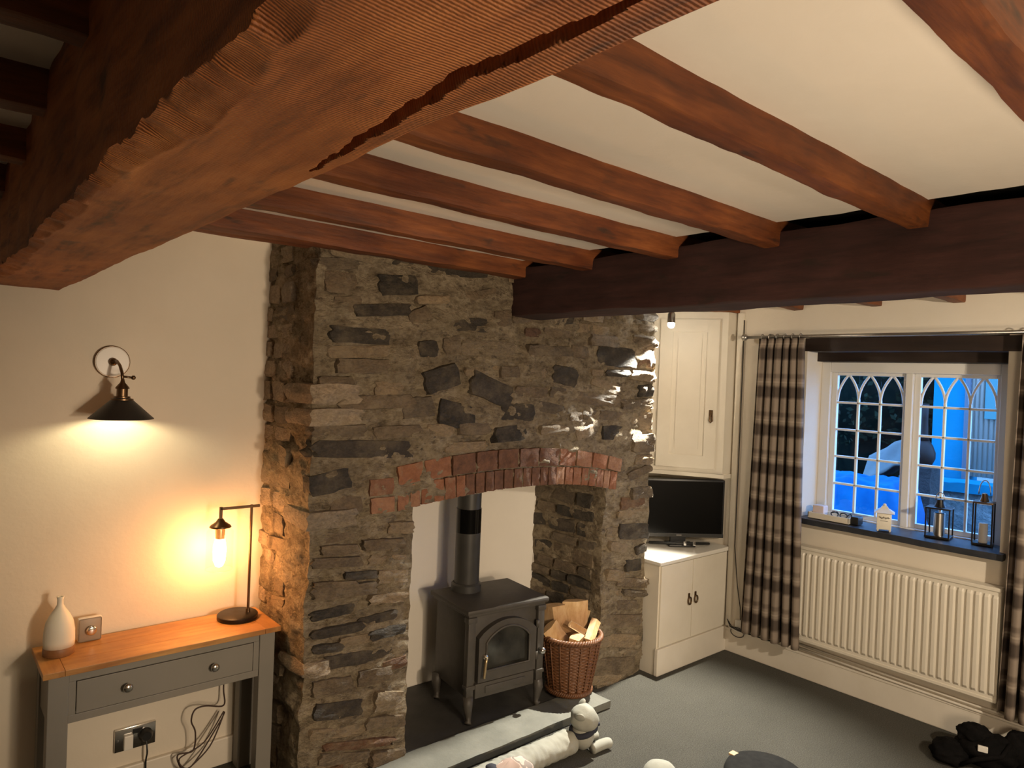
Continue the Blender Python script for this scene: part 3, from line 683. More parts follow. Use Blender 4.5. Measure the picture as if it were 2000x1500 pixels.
obj('patch', MB().grid(lambda u, v: blob(u, v, (-.085, .025, .172), (.030, .034, .020), 4), 14, 8), M['navy'], pc, smooth=True, label='black cloth patch')
# round dark item, pale cushion and black bag along the bottom edge
pf = thing('round_footstool', 'dark round padded footstool with a tan tab at the bottom edge', 'footstool', (3.22, 1.72, 0))
obj('seat', MB().lathe([(.17, .02), (.19, .03), (.195, .09), (.185, .115), (.16, .125), (.05, .128)], (0,0,0), 40), simple('charcoal_fabric', (.014,.014,.014), (.022,.022,.021), 30, .9, spec=.1), pf, smooth=True)
obj('base', MB().lathe([(.15, 0), (.16, .03)], (0,0,0), 32), M['black'], pf)
obj('tab', MB().bbox((-.012, .150, .112), (.028, .195, .124), .002), M['tan'], pf, label='tan leather tab')
tag(obj('floor_cushion', MB().grid(lambda u, v: blob(u, v, (2.86, 2.075, .06), (.085, .085, .06), 9, .06), 28, 16), M['dogcloth'], smooth=True), 'small cream round cushion at the bottom edge between dog and footstool', 'cushion')
bg = thing('slumped_bag', 'black slumped fabric bag with a white tag on the carpet', 'bag', (4.47, 1.12, 0), .3)
for nm, c_, r_, sd in (('main_pocket', (-.02, .0, .085), (.12, .14, .095), 1), ('side_pocket', (-.08, .17, .05), (.10, .09, .06), 2), ('front_pocket', (.06, -.14, .085), (.085, .08, .10), 5), ('flap', (.0, .05, .14), (.09, .085, .06), 7)):
    obj(nm, MB().grid(lambda u, v: blob(u, v, c_, r_, sd, .22), 36, 24), M['blackcloth'], bg, smooth=True)
obj('strap', MB().tube([(-.16, .12, .03), (-.2, .05, .10), (-.14, -.06, .12), (-.06, -.1, .16)], .012, 6), M['blackcloth'], bg, smooth=True)
obj('tag', MB().bbox((-.135, .0, .115), (-.12, .045, .145), .002), M['plug_white'], bg, label='small white tag')

# ------------------------------------------------------------------ corner cupboards and television
lc = thing('corner_cupboard', 'low cream two-door cupboard in the corner under the television', 'cupboard', (0,0,0))
KX0, KX1, KY = 3.885, 4.725, 2.89
obj('body', MB().box((KX0, KY+.01, .0), (KX1, 3.545, .755)), M['white_paint'], lc)
obj('worktop', MB().bbox((KX0-.012, KY-.012, .755), (KX1, 3.545, .785), .006), M['gloss_white'], lc)
obj('plinth', MB().bbox((KX0-.008, KY-.012, 0), (KX1, KY+.02, .185), .006), M['trim'], lc)
for x0, x1 in ((KX0+.012, 4.262), (4.268, KX1-.03)):
    d = obj('door', MB().bbox((x0, KY-.004, .195), (x1, KY+.012, .75), .002), M['white_paint'], lc)
    hx = 4.222 if x0 < 4.2 else 4.30
    obj('handle_plate', MB().bbox((hx-.010, KY-.010, .475), (hx+.010, KY-.002, .515), .003), M['bronze'], d)
    obj('ring_pull', MB().tube([(hx+.018*math.sin(a), KY-.016, .462+.026*math.cos(a)) for a in [2*math.pi*k/20 for k in range(20)]], .005, 6, True), M['bronze'], d, smooth=True)
uc = thing('wall_cupboard', 'tall cream panelled corner cupboard above the television', 'cupboard', (0,0,0))
Bp = Vector((4.615, 2.905, 0)); dv = Vector((-.50, .866, 0)).normalized(); nv = Vector((-dv.y, dv.x, 0)); nv = nv if nv.x < 0 else -nv
Wd = .75; zb, zt = 1.305, ZJ
def UC(a, z, out=0.0): p = Bp+dv*a+nv*out; return (p.x, p.y, z)
def ucbox(a0, a1, z0, z1, o0, o1):
    m = MB(); P = [UC(a, z, o) for z in (z0, z1) for a, o in ((a0, o0), (a1, o0), (a1, o1), (a0, o1))]
    return m.add(P, [(0,3,2,1), (4,5,6,7), (0,1,5,4), (1,2,6,5), (2,3,7,6), (3,0,4,7)])
e = Bp+dv*Wd
poly = [(Bp.x, Bp.y), (4.728, 2.905), (4.728, 3.545), (min(e.x, 4.3), 3.545), (e.x, e.y)]
obj('body', MB().prism(poly, zb+.03, zt, 'z'), M['white_paint'], uc)
obj('bottom_moulding', ucbox(-.012, Wd, zb, zb+.03, 0, .014).prism([(Bp.x-.01, Bp.y-.012), (4.728, 2.893), (4.728, 3.545), (4.3, 3.545), (e.x, e.y)], zb, zb+.03, 'z'), M['white_paint'], uc)
ud = obj('door', ucbox(.055, .50, zb+.06, 2.50, .001, .016), M['white_paint'], uc)
for a0, a1, z0, z1 in ((.06, .145, zb+.065, 2.495), (.40, .495, zb+.065, 2.495), (.145, .40, zb+.065, zb+.16), (.145, .40, 2.40, 2.495)):
    obj('door_rail', ucbox(a0, a1, z0, z1, .016, .026), M['white_paint'], ud)
obj('raised_panel', ucbox(.185, .36, zb+.21, 2.35, .016, .023), M['white_paint'], ud)
obj('drop_handle', MB().tube([UC(.098, 1.80, .035), UC(.088, 1.765, .04), UC(.086, 1.735, .042), UC(.098, 1.722, .04), UC(.108, 1.735, .038), UC(.105, 1.765, .038)], .006, 6, True), M['bronze'], ud, smooth=True)
obj('handle_plate', ucbox(.085, .112, 1.765, 1.815, .026, .034), M['bronze'], ud)
tv = thing('television', 'flat black television angled in the corner', 'television', (4.44, 3.155, .786), math.atan2(-.60, .80)+math.pi*0)
obj('housing', MB().bbox((-.36, -.02, .055), (.345, .03, .495), .006), M['black'], tv, angle=40)
obj('screen', MB().box((-.345, -.0225, .085), (.330, -.0195, .48)), M['screen'], tv)
obj('bezel_strip', MB().bbox((-.36, -.026, .055), (.345, -.018, .083), .002), simple('bezel', (.035,.035,.033), None, 8, .35), tv)
obj('logo', MB().box((-.02, -.0268, .066), (.02, -.0258, .074)), M['steel'], tv, label='small silver maker mark')
obj('neck', MB().bbox((-.06, -.005, .012), (.06, .025, .07), .004), M['black'], tv)
ft = MB(); ft.tube([(-.23+.46*k/20, -.115+.10*((k-10)/10)**2*1.0-.02, .012+.022*(1-((k-10)/10)**2)) for k in range(21)], .011, 8); ft.bbox((-.10, -.12, .002), (.10, .02, .016), .004)
obj('stand', ft, M['black'], tv, smooth=False, angle=40)
for xx in (-.0, .07): obj('stand_clip', MB().bbox((xx, -.148, .02), (xx+.02, -.138, .05), .002), M['chrome'], tv)

# ------------------------------------------------------------------ window
wn = bpy.data.objects.new('window_1', None); COL.objects.link(wn); struct(wn, 'white two-light casement window with gothic arched glazing bars')
t = NT('window_paint'); t.col((.72,.70,.66)); M['winpaint'] = t.fin(.4)
GX = 5.0
def wbox(y0, y1, z0, z1, x0=4.97, x1=5.03): return MB().bbox((x0, y0, z0), (x1, y1, z1), .004)
FY0, FY1, FZ0, FZ1 = 1.18, 2.345, 1.09, 2.20
for y0, y1, z0, z1, nm in ((FY0, 1.254, FZ0, FZ1, 'frame_jamb'), (2.281, FY1, FZ0, FZ1, 'frame_jamb'), (1.254, 2.281, 2.130, FZ1, 'frame_head'), (1.254, 2.281, FZ0, 1.118, 'frame_sill'), (1.739, 1.783, 1.118, 2.130, 'mullion')):
    obj(nm, wbox(y0, y1, z0, z1, 4.955, 5.045), M['winpaint'] if nm != 'x' else None, wn)
for y0, y1 in ((1.254, 1.739), (1.783, 2.281)):
    cs = .024
    for a in (obj('casement_stile', wbox(y0, y0+cs, 1.118, 2.13, 4.985, 5.02), M['winpaint'], wn), obj('casement_stile', wbox(y1-cs*1.6, y1, 1.118, 2.13, 4.985, 5.02), M['winpaint'], wn),
              obj('casement_rail', wbox(y0+cs, y1-cs*1.6, 1.118, 1.15, 4.985, 5.02), M['winpaint'], wn), obj('casement_rail', wbox(y0+cs, y1-cs*1.6, 2.108, 2.13, 4.985, 5.02), M['winpaint'], wn)): pass
    a0, a1, z0, z1 = y0+cs, y1-cs*1.6, 1.15, 2.108
    cw, rh = (a1-a0)/3, (z1-z0)/5
    for k in (1, 2): obj('glazing_bar', wbox(a0+cw*k-.008, a0+cw*k+.008, z0, z1-rh+.03, 4.988, 5.012), M['winpaint'], wn)
    for k in range(1, 5): obj('glazing_bar', wbox(a0, a1, z0+rh*k-.008, z0+rh*k+.008, 4.988, 5.012), M['winpaint'], wn)
    for k in range(3):
        yc = a0+cw*(k+.5)
        for s in (-1, 1):
            pts = [(GX, yc+s*cw/2*(1-q**2.1), z1-rh+.012+(rh-.004)*q) for q in [i/9 for i in range(10)]]
            obj('arch_bar', MB().tube(pts, .009, 6), M['winpaint'], wn, smooth=True)
    for k in range(3):
        for r_ in range(5):
            obj('pane', MB().box((GX-.0015, a0+cw*k+.0005, z0+rh*r_+.0005), (GX+.0015, a0+cw*(k+1)-.0005, z0+rh*(r_+1)-.0005)), M['glass'], wn)
struct(obj('trim_2', rough_box((4.722, 1.07, 2.262), (4.88, 2.36, 2.358), (3, 40, 3), .005, 3, 8, .003).box((4.88, WY0, 2.202), (5.06, WY1, 2.358)), M['lintel'], angle=40), 'dark wooden lintel over the window')
struct(obj('trim_3', rough_box((4.672, 1.135, 1.068), (4.97, 2.35, 1.112), (6, 40, 2), .003, 4, 9, .003), M['slate'], angle=40), 'black slate window sill')

# ------------------------------------------------------------------ curtains, pole
pole = thing('curtain_pole', 'slim steel curtain pole with a ball finial above the window', 'curtain pole', (0,0,0))
obj('rod', MB().tube([(4.61, 2.74, 2.362), (4.61, .55, 2.362)], .011, 12), M['steel'], pole, smooth=True)
obj('finial', MB().sphere((4.61, 2.765, 2.362), .026), M['steel'], pole, smooth=True)
obj('bracket', MB().tube([(4.735, 2.62, 2.362), (4.61, 2.62, 2.362)], .010, 10).lathe([(.03, 0), (.03, .012)], (4.722, 2.62, 2.362), 16, ax='x'), M['steel'], pole, smooth=True)
def curtain(name, label, yt0, yt1, yb0, yb1, ztop, zbot, folds, seed, x0=4.612):
    root = thing(name, label, 'curtain', (0,0,0), 0, 'plaid curtains')
    nu, nv = folds*16, 60; me = bpy.data.meshes.new('cloth'); vs = []; uvs = []
    width = 1.15
    for i in range(nu+1):
        for j in range(nv+1):
            u, v = i/nu, j/nv; z = ztop+(zbot-ztop)*v
            amp = (.028+.022*v)*(1+.35*noise.noise(Vector((u*4, v*1.2, seed)))); ph = 2*math.pi*folds*u+1.5*noise.noise(Vector((u*4.5, v*1.1, seed+3)))
            y = (yt0+(yb0-yt0)*v)+((yt1+(yb1-yt1)*v)-(yt0+(yb0-yt0)*v))*u + .010*math.sin(2*ph)
            x = x0+amp*math.sin(ph)-.0*v
            if v < .03: x = x0+amp*.5*math.sin(ph)
            vs.append((x, y, z)); uvs.append((u*width, z))
    fs = [(i*(nv+1)+j, (i+1)*(nv+1)+j, (i+1)*(nv+1)+j+1, i*(nv+1)+j+1) for i in range(nu) for j in range(nv)]
    me.from_pydata(vs, [], fs); uvl = me.uv_layers.new(name='cloth_uv')
    for lp in me.loops: uvl.data[lp.index].uv = uvs[lp.vertex_index]
    me.polygons.foreach_set('use_smooth', [True]*len(me.polygons)); me.materials.append(M['plaid'])
    o = obj('cloth', me, None, root); md_ = o.modifiers.new('thick', 'SOLIDIFY'); md_.thickness = .003
    for k in range(folds):
        u = (k+.5)/folds; y = yt0+(yt1-yt0)*u
        obj('ring', MB().tube([(4.61+.020*math.cos(a), y, 2.362+.020*math.sin(a)) for a in [2*math.pi*q/18 for q in range(18)]], .003, 6, True), M['steel'], root, smooth=True)
    return root
curtain('curtain', 'plaid wool curtain hanging at the left of the window', 2.65, 2.31, 2.70, 2.26, 2.352, .225, 6, 2)
curtain('curtain', 'plaid wool curtain cut off at the right edge of the picture', 1.075, .62, 1.115, .60, 2.352, .24, 7, 6)

# ------------------------------------------------------------------ radiator, pipes, cables
rd = thing('radiator', 'white fluted panel radiator below the window', 'radiator', (0,0,0))
RY0, RY1, RZ0, RZ1, RX = 1.13, 2.30, .285, .925, 4.645
nfl = 27
def flute(y):
    q = ((y-RY0)/(RY1-RY0)*nfl) % 1.0
    return -.013*max(0, min(1, (.5-abs(q-.5)-.14)/.12))
vsx = []
m = MB(); ny = nfl*10
zz_ = [RZ0, RZ0+.028, RZ0+.045, (RZ0+RZ1)/2, RZ1-.06, RZ1-.045, RZ1-.02]
m.grid(lambda u, v: (RX+flute(RY0+(RY1-RY0)*u)*(0 if (round(v*6) in (0, 1, 5, 6)) else 1), RY0+(RY1-RY0)*u, zz_[round(v*6)]), ny, 6)
obj('front_panel', m, M['rad'], rd, angle=25)
obj('back_panel', MB().bbox((RX+.052, RY0, RZ0), (RX+.064, RY1, RZ1-.02), .003), M['rad'], rd)
obj('top_grille', MB().bbox((RX-.008, RY0-.004, RZ1-.022), (RX+.068, RY1+.004, RZ1), .004), M['rad'], rd)
for y in (RY0-.004, RY1): obj('end_panel', MB().bbox((RX-.004, y, RZ0), (RX+.066, y+.004, RZ1-.022), .001), M['rad'], rd)
obj('bottom_rail', MB().bbox((RX-.004, RY0, RZ0-.008), (RX+.02, RY1, RZ0+.012), .003), M['rad'], rd)
pp = thing('heating_pipes', 'two thin cream pipes running along the top of the skirting', 'pipe', (0,0,0))
for zz, xx in ((.192, 4.700), (.215, 4.712)): obj('pipe', MB().tube([(xx, 2.3, zz+.012), (xx, 1.8, zz), (xx, 1.25, zz-.01), (xx, .55, zz-.012)], .0085, 8), M['trim'], pp, smooth=True)
cd = thing('cable_conduit', 'thin vertical conduit and lead beside the curtain', 'conduit', (0,0,0))
obj('conduit', MB().bbox((4.705, 2.84, .19), (4.731, 2.885, 2.555), .003), M['white_paint'], cd)
obj('lead', MB().tube([(4.712, 2.832, 2.5), (4.713, 2.832, 1.6), (4.712, 2.834, .8), (4.716, 2.80, .5), (4.716, 2.77, .35), (4.716, 2.765, .26)], .0035, 6), M['black'], cd, smooth=True)
sb_ = thing('junction_box', 'small white socket box with loose cables by the curtain hem', 'socket', (0,0,0))
obj('box', MB().bbox((4.70, 2.735, .185), (4.732, 2.80, .255), .004), M['plug_white'], sb_)
for k in range(3):
    obj('cable', MB().tube([(4.714, 2.87, .34-.03*k), (4.70, 2.865, .24), (4.69, 2.84-.01*k, .19+.006*k), (4.688, 2.76, .175+.01*k), (4.69, 2.66-.05*k, .185), (4.70, 2.5, .186)], .0035, 6), M['black'] if k else M['plug_white'], sb_, smooth=True)
obj('cable', MB().tube([(4.69, 2.77+.055*math.cos(a), .17+.035*math.sin(a)) for a in [2*math.pi*k/20 for k in range(20)]], .003, 6, True), M['black'], sb_, smooth=True)

# ------------------------------------------------------------------ things on the window sill
SZ = 1.114
ty = thing('sill_tray', 'shallow cream tray of small odds and ends on the sill by the curtain', 'tray', (4.79, 2.14, SZ), .0)
obj('tray', MB().bbox((-.07, -.13, 0), (.07, .15, .008), .003).bbox((-.07, -.13, .006), (-.062, .15, .04), .002).bbox((.062, -.13, .006), (.07, .15, .04), .002).bbox((-.07, .142, .006), (.07, .15, .04), .002).bbox((-.07, -.13, .006), (.07, -.122, .04), .002), M['cream_enamel'], ty)
tag(obj('pink_carton', MB().bbox((4.76, 2.20, SZ+.009), (4.83, 2.275, SZ+.085), .004), M['pink']), 'pale pink carton standing in the sill tray next to the curtain', 'box')
sg_ = thing('spectacles', 'dark blue framed glasses folded in the sill tray', 'glasses', (4.78, 2.09, SZ+.045))
for yy in (-.028, .032): obj('lens_rim', MB().tube([(-.02, yy+.024*math.cos(a), .016*math.sin(a)) for a in [2*math.pi*k/18 for k in range(18)]], .004, 6, True), M['navy'], sg_, smooth=True)
for yy in (-.055, .058): obj('temple', MB().tube([(-.02, yy, .005), (.05, yy*.8, .008), (.07, yy*.75, -.01)], .0035, 6), M['navy'], sg_, smooth=True)
tag(obj('black_box', MB().bbox((4.735, 1.955, SZ), (4.81, 2.005, SZ+.055), .006), M['black'], angle=40), 'small black box at the right end of the sill tray', 'box')
jr = thing('white_canister', 'square cream enamel canister with a flared lid on the sill', 'canister', (4.735, 1.795, SZ), R(20))
obj('body', MB().bbox((-.042, -.042, .012), (.042, .042, .118), .006), M['cream_enamel'], jr, angle=40)
obj('lid', MB().add([(-.058,-.058,.118), (.058,-.058,.118), (.058,.058,.118), (-.058,.058,.118), (-.024,-.024,.142), (.024,-.024,.142), (.024,.024,.142), (-.024,.024,.142), (-.014,-.014,.158), (.014,-.014,.158), (.014,.014,.158), (-.014,.014,.158)],
    [(0,3,2,1), (0,1,5,4), (1,2,6,5), (2,3,7,6), (3,0,4,7), (4,5,9,8), (5,6,10,9), (6,7,11,10), (7,4,8,11), (8,9,10,11)]), M['cream_enamel'], jr)
obj('knob', MB().sphere((0,0,.164), .011, 10, 8), M['cream_enamel'], jr, smooth=True)
for a in (-.034, .034):
    for b in (-.034, .034): obj('foot', MB().lathe([(.004, 0), (.009, .013)], (a, b, 0), 8), M['cream_enamel'], jr)
sc = MB(); sc.tube([(-.0432, .03-.06*k/24, .088+.006*math.sin(k*1.9)+.003*math.sin(k*.7)) for k in range(25)], .0016, 5); sc.tube([(-.0432, .022-.044*k/16, .068+.002*math.sin(k*2.3)) for k in range(17)], .001, 5)
obj('lettering', sc, simple('faded_ink', (.10,.08,.07), None), jr, label='faded dark script lettering')
def lantern(label, loc, w_, h, candle_h, arch, glass_):
    r = thing('lantern', label, 'lantern', loc, R(8), 'lanterns on the window sill')
    obj('base', MB().bbox((-w_, -w_, 0), (w_, w_, .014), .003), M['black_metal'], r)
    for sx in (-1, 1):
        for sy in (-1, 1): obj('post', MB().bbox((sx*w_*.92-.004, sy*w_*.92-.004, .012), (sx*w_*.92+.004, sy*w_*.92+.004, h), .001), M['black_metal'], r)
    obj('top', MB().bbox((-w_, -w_, h-.006), (w_, w_, h+.004), .002).lathe([(w_*.5, 0), (w_*.32, .03), (w_*.28, .05), (w_*.1, .055)], (0,0,h), 16), M['black_metal'] if not arch else M['bronze'], r, angle=40)
    hh = .05 if not arch else .085
    obj('handle', MB().tube([(0, (.030 if arch else .024)*math.cos(a), h+.045+hh*math.sin(a)) for a in [math.pi*k/14 for k in range(15)]], .0032, 6), M['steel'], r, smooth=True)
    obj('candle', MB().lathe([(w_*.46, .014), (w_*.46, candle_h), (w_*.40, candle_h+.004)], (0,0,0), 20), M['candle'] if arch else M['steel'], r, angle=40)
    return r
lantern('low black wire lantern with a metal candle holder on the sill', (4.845, 1.515, SZ), .068, .185, .15, False, False)
lantern('tall dark lantern with an arched handle and white candle on the sill', (4.86, 1.285, SZ), .052, .255, .125, True, False)

# ------------------------------------------------------------------ corner spotlight (visible lamp)
sp = thing('spotlight', 'small bright spotlight under the joist by the corner cupboard', 'spotlight', (3.985, 2.972, 0))
obj('mount', MB().lathe([(.035, ZJ-.02), (.035, ZJ+.002)], (0,0,0), 20), M['steel'], sp, angle=40)
obj('arm', MB().tube([(0,0,ZJ-.02), (0,0,ZJ-.06), (.0,-.01,ZJ-.075)], .007, 8), M['steel'], sp, smooth=True)
obj('head', MB().lathe([(.018, .075), (.026, .06), (.028, .0), (.026, .0), (.024, .05)], (.0,-.012, 2.425), 20, cap=False), M['steel'], sp, angle=40)
obj('bulb', MB().sphere((.0, -.012, 2.412), .024, 14, 10), emit('spot_bulb', (1, .95, .82), 160), sp, smooth=True)
l = lamp('spotlight_beam', 'SPOT', (3.982, 2.960, 2.378), 780, (1.0, .93, .78), .014, spot_size=R(78), spot_blend=.7)
l.parent = None; aim(l, (2.85, 2.42, 0))

# ------------------------------------------------------------------ console table
tb = thing('console_table', 'grey painted console table with an oak top and one drawer', 'table', (0,0,0))
TX0, TX1, TY0, TY1, TZ = .405, 1.355, 3.195, 3.53, .772
for y0, y1 in ((TY0, TY0+.11), (TY0+.1105, TY0+.223), (TY0+.2235, TY1)): obj('top_board', MB().bbox((TX0+.075, y0, TZ-.024), (TX1-.075, y1, TZ), .002), M['oak_top'], tb)
for x0, x1 in ((TX0, TX0+.0745), (TX1-.0745, TX1)): obj('top_board', MB().bbox((x0, TY0, TZ-.024), (x1, TY1, TZ), .002), M['oak_end'], tb)
for x0 in (.425, 1.262):
    for y0 in (3.212, 3.452): obj('leg', MB().bbox((x0, y0, 0), (x0+.072, y0+.062, TZ-.024), .003), M['grey_paint'], tb)
obj('front_apron', MB().bbox((.497, 3.220, .712), (1.262, 3.24, TZ-.024), .002).bbox((.497, 3.220, .545), (1.262, 3.24, .577), .002).bbox((.497, 3.220, .577), (.522, 3.24, .712), .001).bbox((1.236, 3.220, .577), (1.262, 3.24, .712), .001), M['grey_paint'], tb)
for x0 in (.432, 1.302): obj('side_apron', MB().bbox((x0, 3.27, .545), (x0+.022, 3.455, TZ-.024), .002), M['grey_paint'], tb)
obj('back_apron', MB().bbox((.49, 3.48, .60), (1.27, 3.50, TZ-.024), .002), M['grey_paint'], tb)
dr = obj('drawer', MB().bbox((.5245, 3.217, .5795), (1.2335, 3.50, .7095), .002), M['grey_paint'], tb)
for x in (.705, 1.055): obj('knob', MB().lathe([(.009, 0), (.008, .012), (.017, .018), (.019, .027), (.012, .034)], (x, 3.217, .645), 20, ax='y'), M['chrome'], dr, smooth=True)
# diffuser, thermostat, lamp on the table
vz = TZ
df = thing('aroma_diffuser', 'white bottle-shaped diffuser with a wooden base on the console table', 'diffuser', (.484, 3.40, vz))
obj('base', MB().lathe([(.055, 0), (.058, .004), (.058, .03), (.056, .034)], (0,0,0), 36), M['walnut'], df, angle=40)
obj('bottle', MB().lathe([(.056, .034), (.0575, .06), (.056, .10), (.050, .135), (.036, .165), (.020, .19), (.012, .205), (.011, .225), (.014, .240), (.009, .239), (.007, .22)], (0,0,0), 40), M['ceramic'], df, smooth=True)
th = thing('thermostat', 'square thermostat with a round dial standing on the console table', 'thermostat', (.610, 3.49, vz), 0)
obj('case', MB().bbox((-.046, -.012, .0), (.046, .016, .105), .008), M['plug_white'], th, angle=40)
obj('face_plate', MB().bbox((-.043, -.016, .003), (.043, -.010, .102), .006), M['taupe'], th, angle=40)
obj('dial', MB().lathe([(.019, 0), (.019, .012), (.021, .016), (.020, .022), (.014, .024)], (.002, -.014, .052), 24, ax='y'), M['chrome'], th, smooth=True)
lm = thing('table_lamp', 'dark metal table lamp with a glowing bulb in a glass jar shade', 'lamp', (1.225, 3.415, vz))
obj('base', MB().lathe([(.092, 0), (.094, .004), (.094, .020), (.088, .025), (.02, .026)], (0,0,0), 40), M['black_metal'], lm, angle=40)
obj('pole', MB().tube([(.045, -.015, .024), (.045, -.015, .555)], .0065, 12).lathe([(.011, .024), (.010, .045)], (.045,-.015,0), 14), M['bronze'], lm, smooth=False, angle=40)
obj('arm', MB().bbox((-.105, -.021, .540), (.085, -.009, .553), .002), M['bronze'], lm)
obj('stem', MB().bbox((-.108, -.021, .490), (-.094, -.009, .556), .002), M['bronze'], lm)
bxl = -.101
obj('cap', MB().lathe([(.012, .500), (.022, .485), (.046, .468), (.050, .460), (.046, .458), (.02, .475)], (bxl, -.015, 0), 28), M['bronze'], lm, smooth=True)
obj('socket', MB().lathe([(.021, .405), (.022, .445), (.018, .47)], (bxl, -.015, 0), 20), M['brass'], lm, angle=40)
obj('bulb', MB().lathe([(.016, .408), (.026, .385), (.030, .35), (.027, .30), (.017, .275), (.004, .268)], (bxl, -.015, 0), 20), emit('filament_bulb', (1, .43, .14), 140), lm, smooth=True)
obj('glass_shade', MB().lathe([(.045, .458), (.060, .440), (.061, .26)], (bxl, -.015, 0), 36, cap=False), M['lampglass'], lm, smooth=True)
obj('glass_rim', MB().tube([(bxl+.061*math.cos(a), -.015+.061*math.sin(a), .26) for a in [2*math.pi*k/36 for k in range(36)]], .0016, 6, True), M['lampglass'], lm, smooth=True)
# sockets and leads under the table
so = thing('wall_socket', 'chrome double wall socket with a black plug under the console table', 'socket', (.818, 3.545, .262), 0)
obj('plate', MB().bbox((-.086, -.010, -.052), (.086, .004, .052), .003), M['chrome'], so, angle=40)
obj('adapter', MB().bbox((-.050, -.03, -.045), (-.012, -.008, .022), .004), M['plug_white'], so, label='white plug-in adapter')
obj('switch', MB().bbox((-.012, -.014, .018), (.030, -.008, .042), .002), M['black'], so)
pl = obj('plug', MB().lathe([(.030, 0), (.030, .018), (.020, .035)], (.042, -.008, .002), 16, ax='y'), M['black'], so, angle=40, label='round black plug')
obj('plug_lead', MB().tube(smooth_path([(.042, -.03, -.015), (.044, -.045, -.07), (.043, -.03, -.12), (.045, -.035, -.20), (.06, -.04, -.255)]), .004, 6), M['black'], pl, smooth=True)
obj('screw', MB().lathe([(.004, 0), (.004, .003)], (-.072, -.010, 0), 10, ax='y'), M['steel'], so)
cb = thing('lamp_cable', 'loose brown lamp flex looping under the console table', 'cable', (0,0,0))
obj('flex', MB().tube(smooth_path([(1.20, 3.49, .52), (1.20, 3.50, .40), (1.19, 3.46, .335), (1.10, 3.44, .365), (1.05, 3.44, .36), (1.035, 3.44, .31), (1.055, 3.44, .25), (1.05, 3.45, .16), (.985, 3.46, .155), (1.0, 3.45, .09), (1.03, 3.44, .06)]), .0038, 6), simple('brown_flex', (.06,.035,.025), None), cb, smooth=True)
obj('flex', MB().tube(smooth_path([(1.195, 3.47, .30), (1.10, 3.45, .185), (.99, 3.45, .14), (1.04, 3.44, .09), (1.17, 3.46, .25), (1.20, 3.48, .285), (1.13, 3.46, .15), (1.02, 3.45, .07)]), .0035, 6), simple('brown_flex', (.06,.035,.025), None), cb, smooth=True)

# ------------------------------------------------------------------ wall lamp
wl = thing('wall_lamp', 'black conical wall lamp on a round white back plate', 'lamp', (.671, YW-.004, 2.0))
obj('back_plate', MB().lathe([(.070, -.002), (.070, .012), (.064, .018), (.03, .020)], (0,0,0), 36, ax='y'), simple('plate_white', (.88,.86,.82), None, 8, .4), wl, angle=40)
obj('plate_rim', MB().tube([(.069*math.cos(a), -.010, .069*math.sin(a)) for a in [2*math.pi*k/36 for k in range(36)]], .0035, 6, True), M['bronze'], wl, smooth=True)
obj('swivel', MB().sphere((0, -.028, 0), .018, 14, 10), M['bronze'], wl, smooth=True)
obj('arm', MB().tube([(0, -.03, 0), (.006, -.075, .004), (.010, -.115, -.015), (.012, -.150, -.045), (.012, -.165, -.075)], .0065, 10), M['bronze'], wl, smooth=True)
obj('thumb_screw', MB().tube([(.012, -.160, -.062), (.050, -.165, -.066)], .005, 8).sphere((.054, -.165, -.066), .010, 10, 8), M['bronze'], wl, smooth=True)
cxw, cyw = .012, -.168
obj('holder', MB().lathe([(.006, -.072), (.010, -.088), (.026, -.108), (.028, -.114), (.022, -.116), (.022, -.146), (.032, -.148), (.032, -.156), (.044, -.158), (.044, -.164)], (cxw, cyw, 0), 24), M['bronze'], wl, angle=40)
obj('shade', MB().lathe([(.028, -.150), (.048, -.168), (.124, -.240), (.127, -.244), (.124, -.2445), (.046, -.170), (.026, -.153)], (cxw, cyw, 0), 48, cap=False), simple('shade_black', (.020,.018,.016), None, 8, .45), wl, angle=60)
obj('bulb', MB().sphere((cxw, cyw, -.198), (.022, .022, .027), 14, 10), emit('wall_bulb', (1, .84, .50), 270), wl, smooth=True)

# ------------------------------------------------------------------ garden beyond the window
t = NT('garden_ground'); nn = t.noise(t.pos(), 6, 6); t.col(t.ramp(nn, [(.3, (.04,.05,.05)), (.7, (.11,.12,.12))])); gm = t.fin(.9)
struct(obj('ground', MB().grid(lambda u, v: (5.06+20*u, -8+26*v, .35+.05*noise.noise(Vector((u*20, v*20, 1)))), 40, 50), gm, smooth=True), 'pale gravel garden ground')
def leafbush(name, label, c_, r_, nleaf, seed, cat='shrub'):
    rnd = random.Random(seed); root = thing(name, label, cat, c_, 0, 'dark shrubs beyond the window')
    core = MB().grid(lambda u, v: blob(u, v, (0,0,r_[2]), (r_[0]*.88, r_[1]*.88, r_[2]*.9), seed, .3), 30, 20)
    lm_ = MB()
    for k in range(nleaf):
        a = rnd.uniform(0, 2*math.pi); b = math.asin(rnd.uniform(-.6, 1)); d = Vector((math.cos(a)*math.cos(b), math.sin(a)*math.cos(b), math.sin(b)))
        k_ = 1+.3*noise.noise(d*2.2+Vector((seed, 0, 0))); p = Vector((r_[0]*d.x*k_, r_[1]*d.y*k_, r_[2]+r_[2]*d.z*k_))*rnd.uniform(.86, 1.05)
        q = Vector((rnd.uniform(-1,1), rnd.uniform(-1,1), rnd.uniform(-1,1))).normalized(); s = rnd.uniform(.03, .07); e1 = q.cross(d).normalized()*s*.5
        lm_.add([p-q*s, p+e1, p+q*s, p-e1], [(0,1,2,3)])
    obj('branches', core, simple('hedge_dark', (.002,.004,.003), (.006,.009,.006), 9, .95, spec=.05), root, smooth=True)
    o = obj('leaves', lm_.mesh('leaves', False, False), simple('hedge_leaf', (.005,.009,.005), (.014,.022,.010), 5, .8, spec=.1), root); o['kind'] = 'stuff'
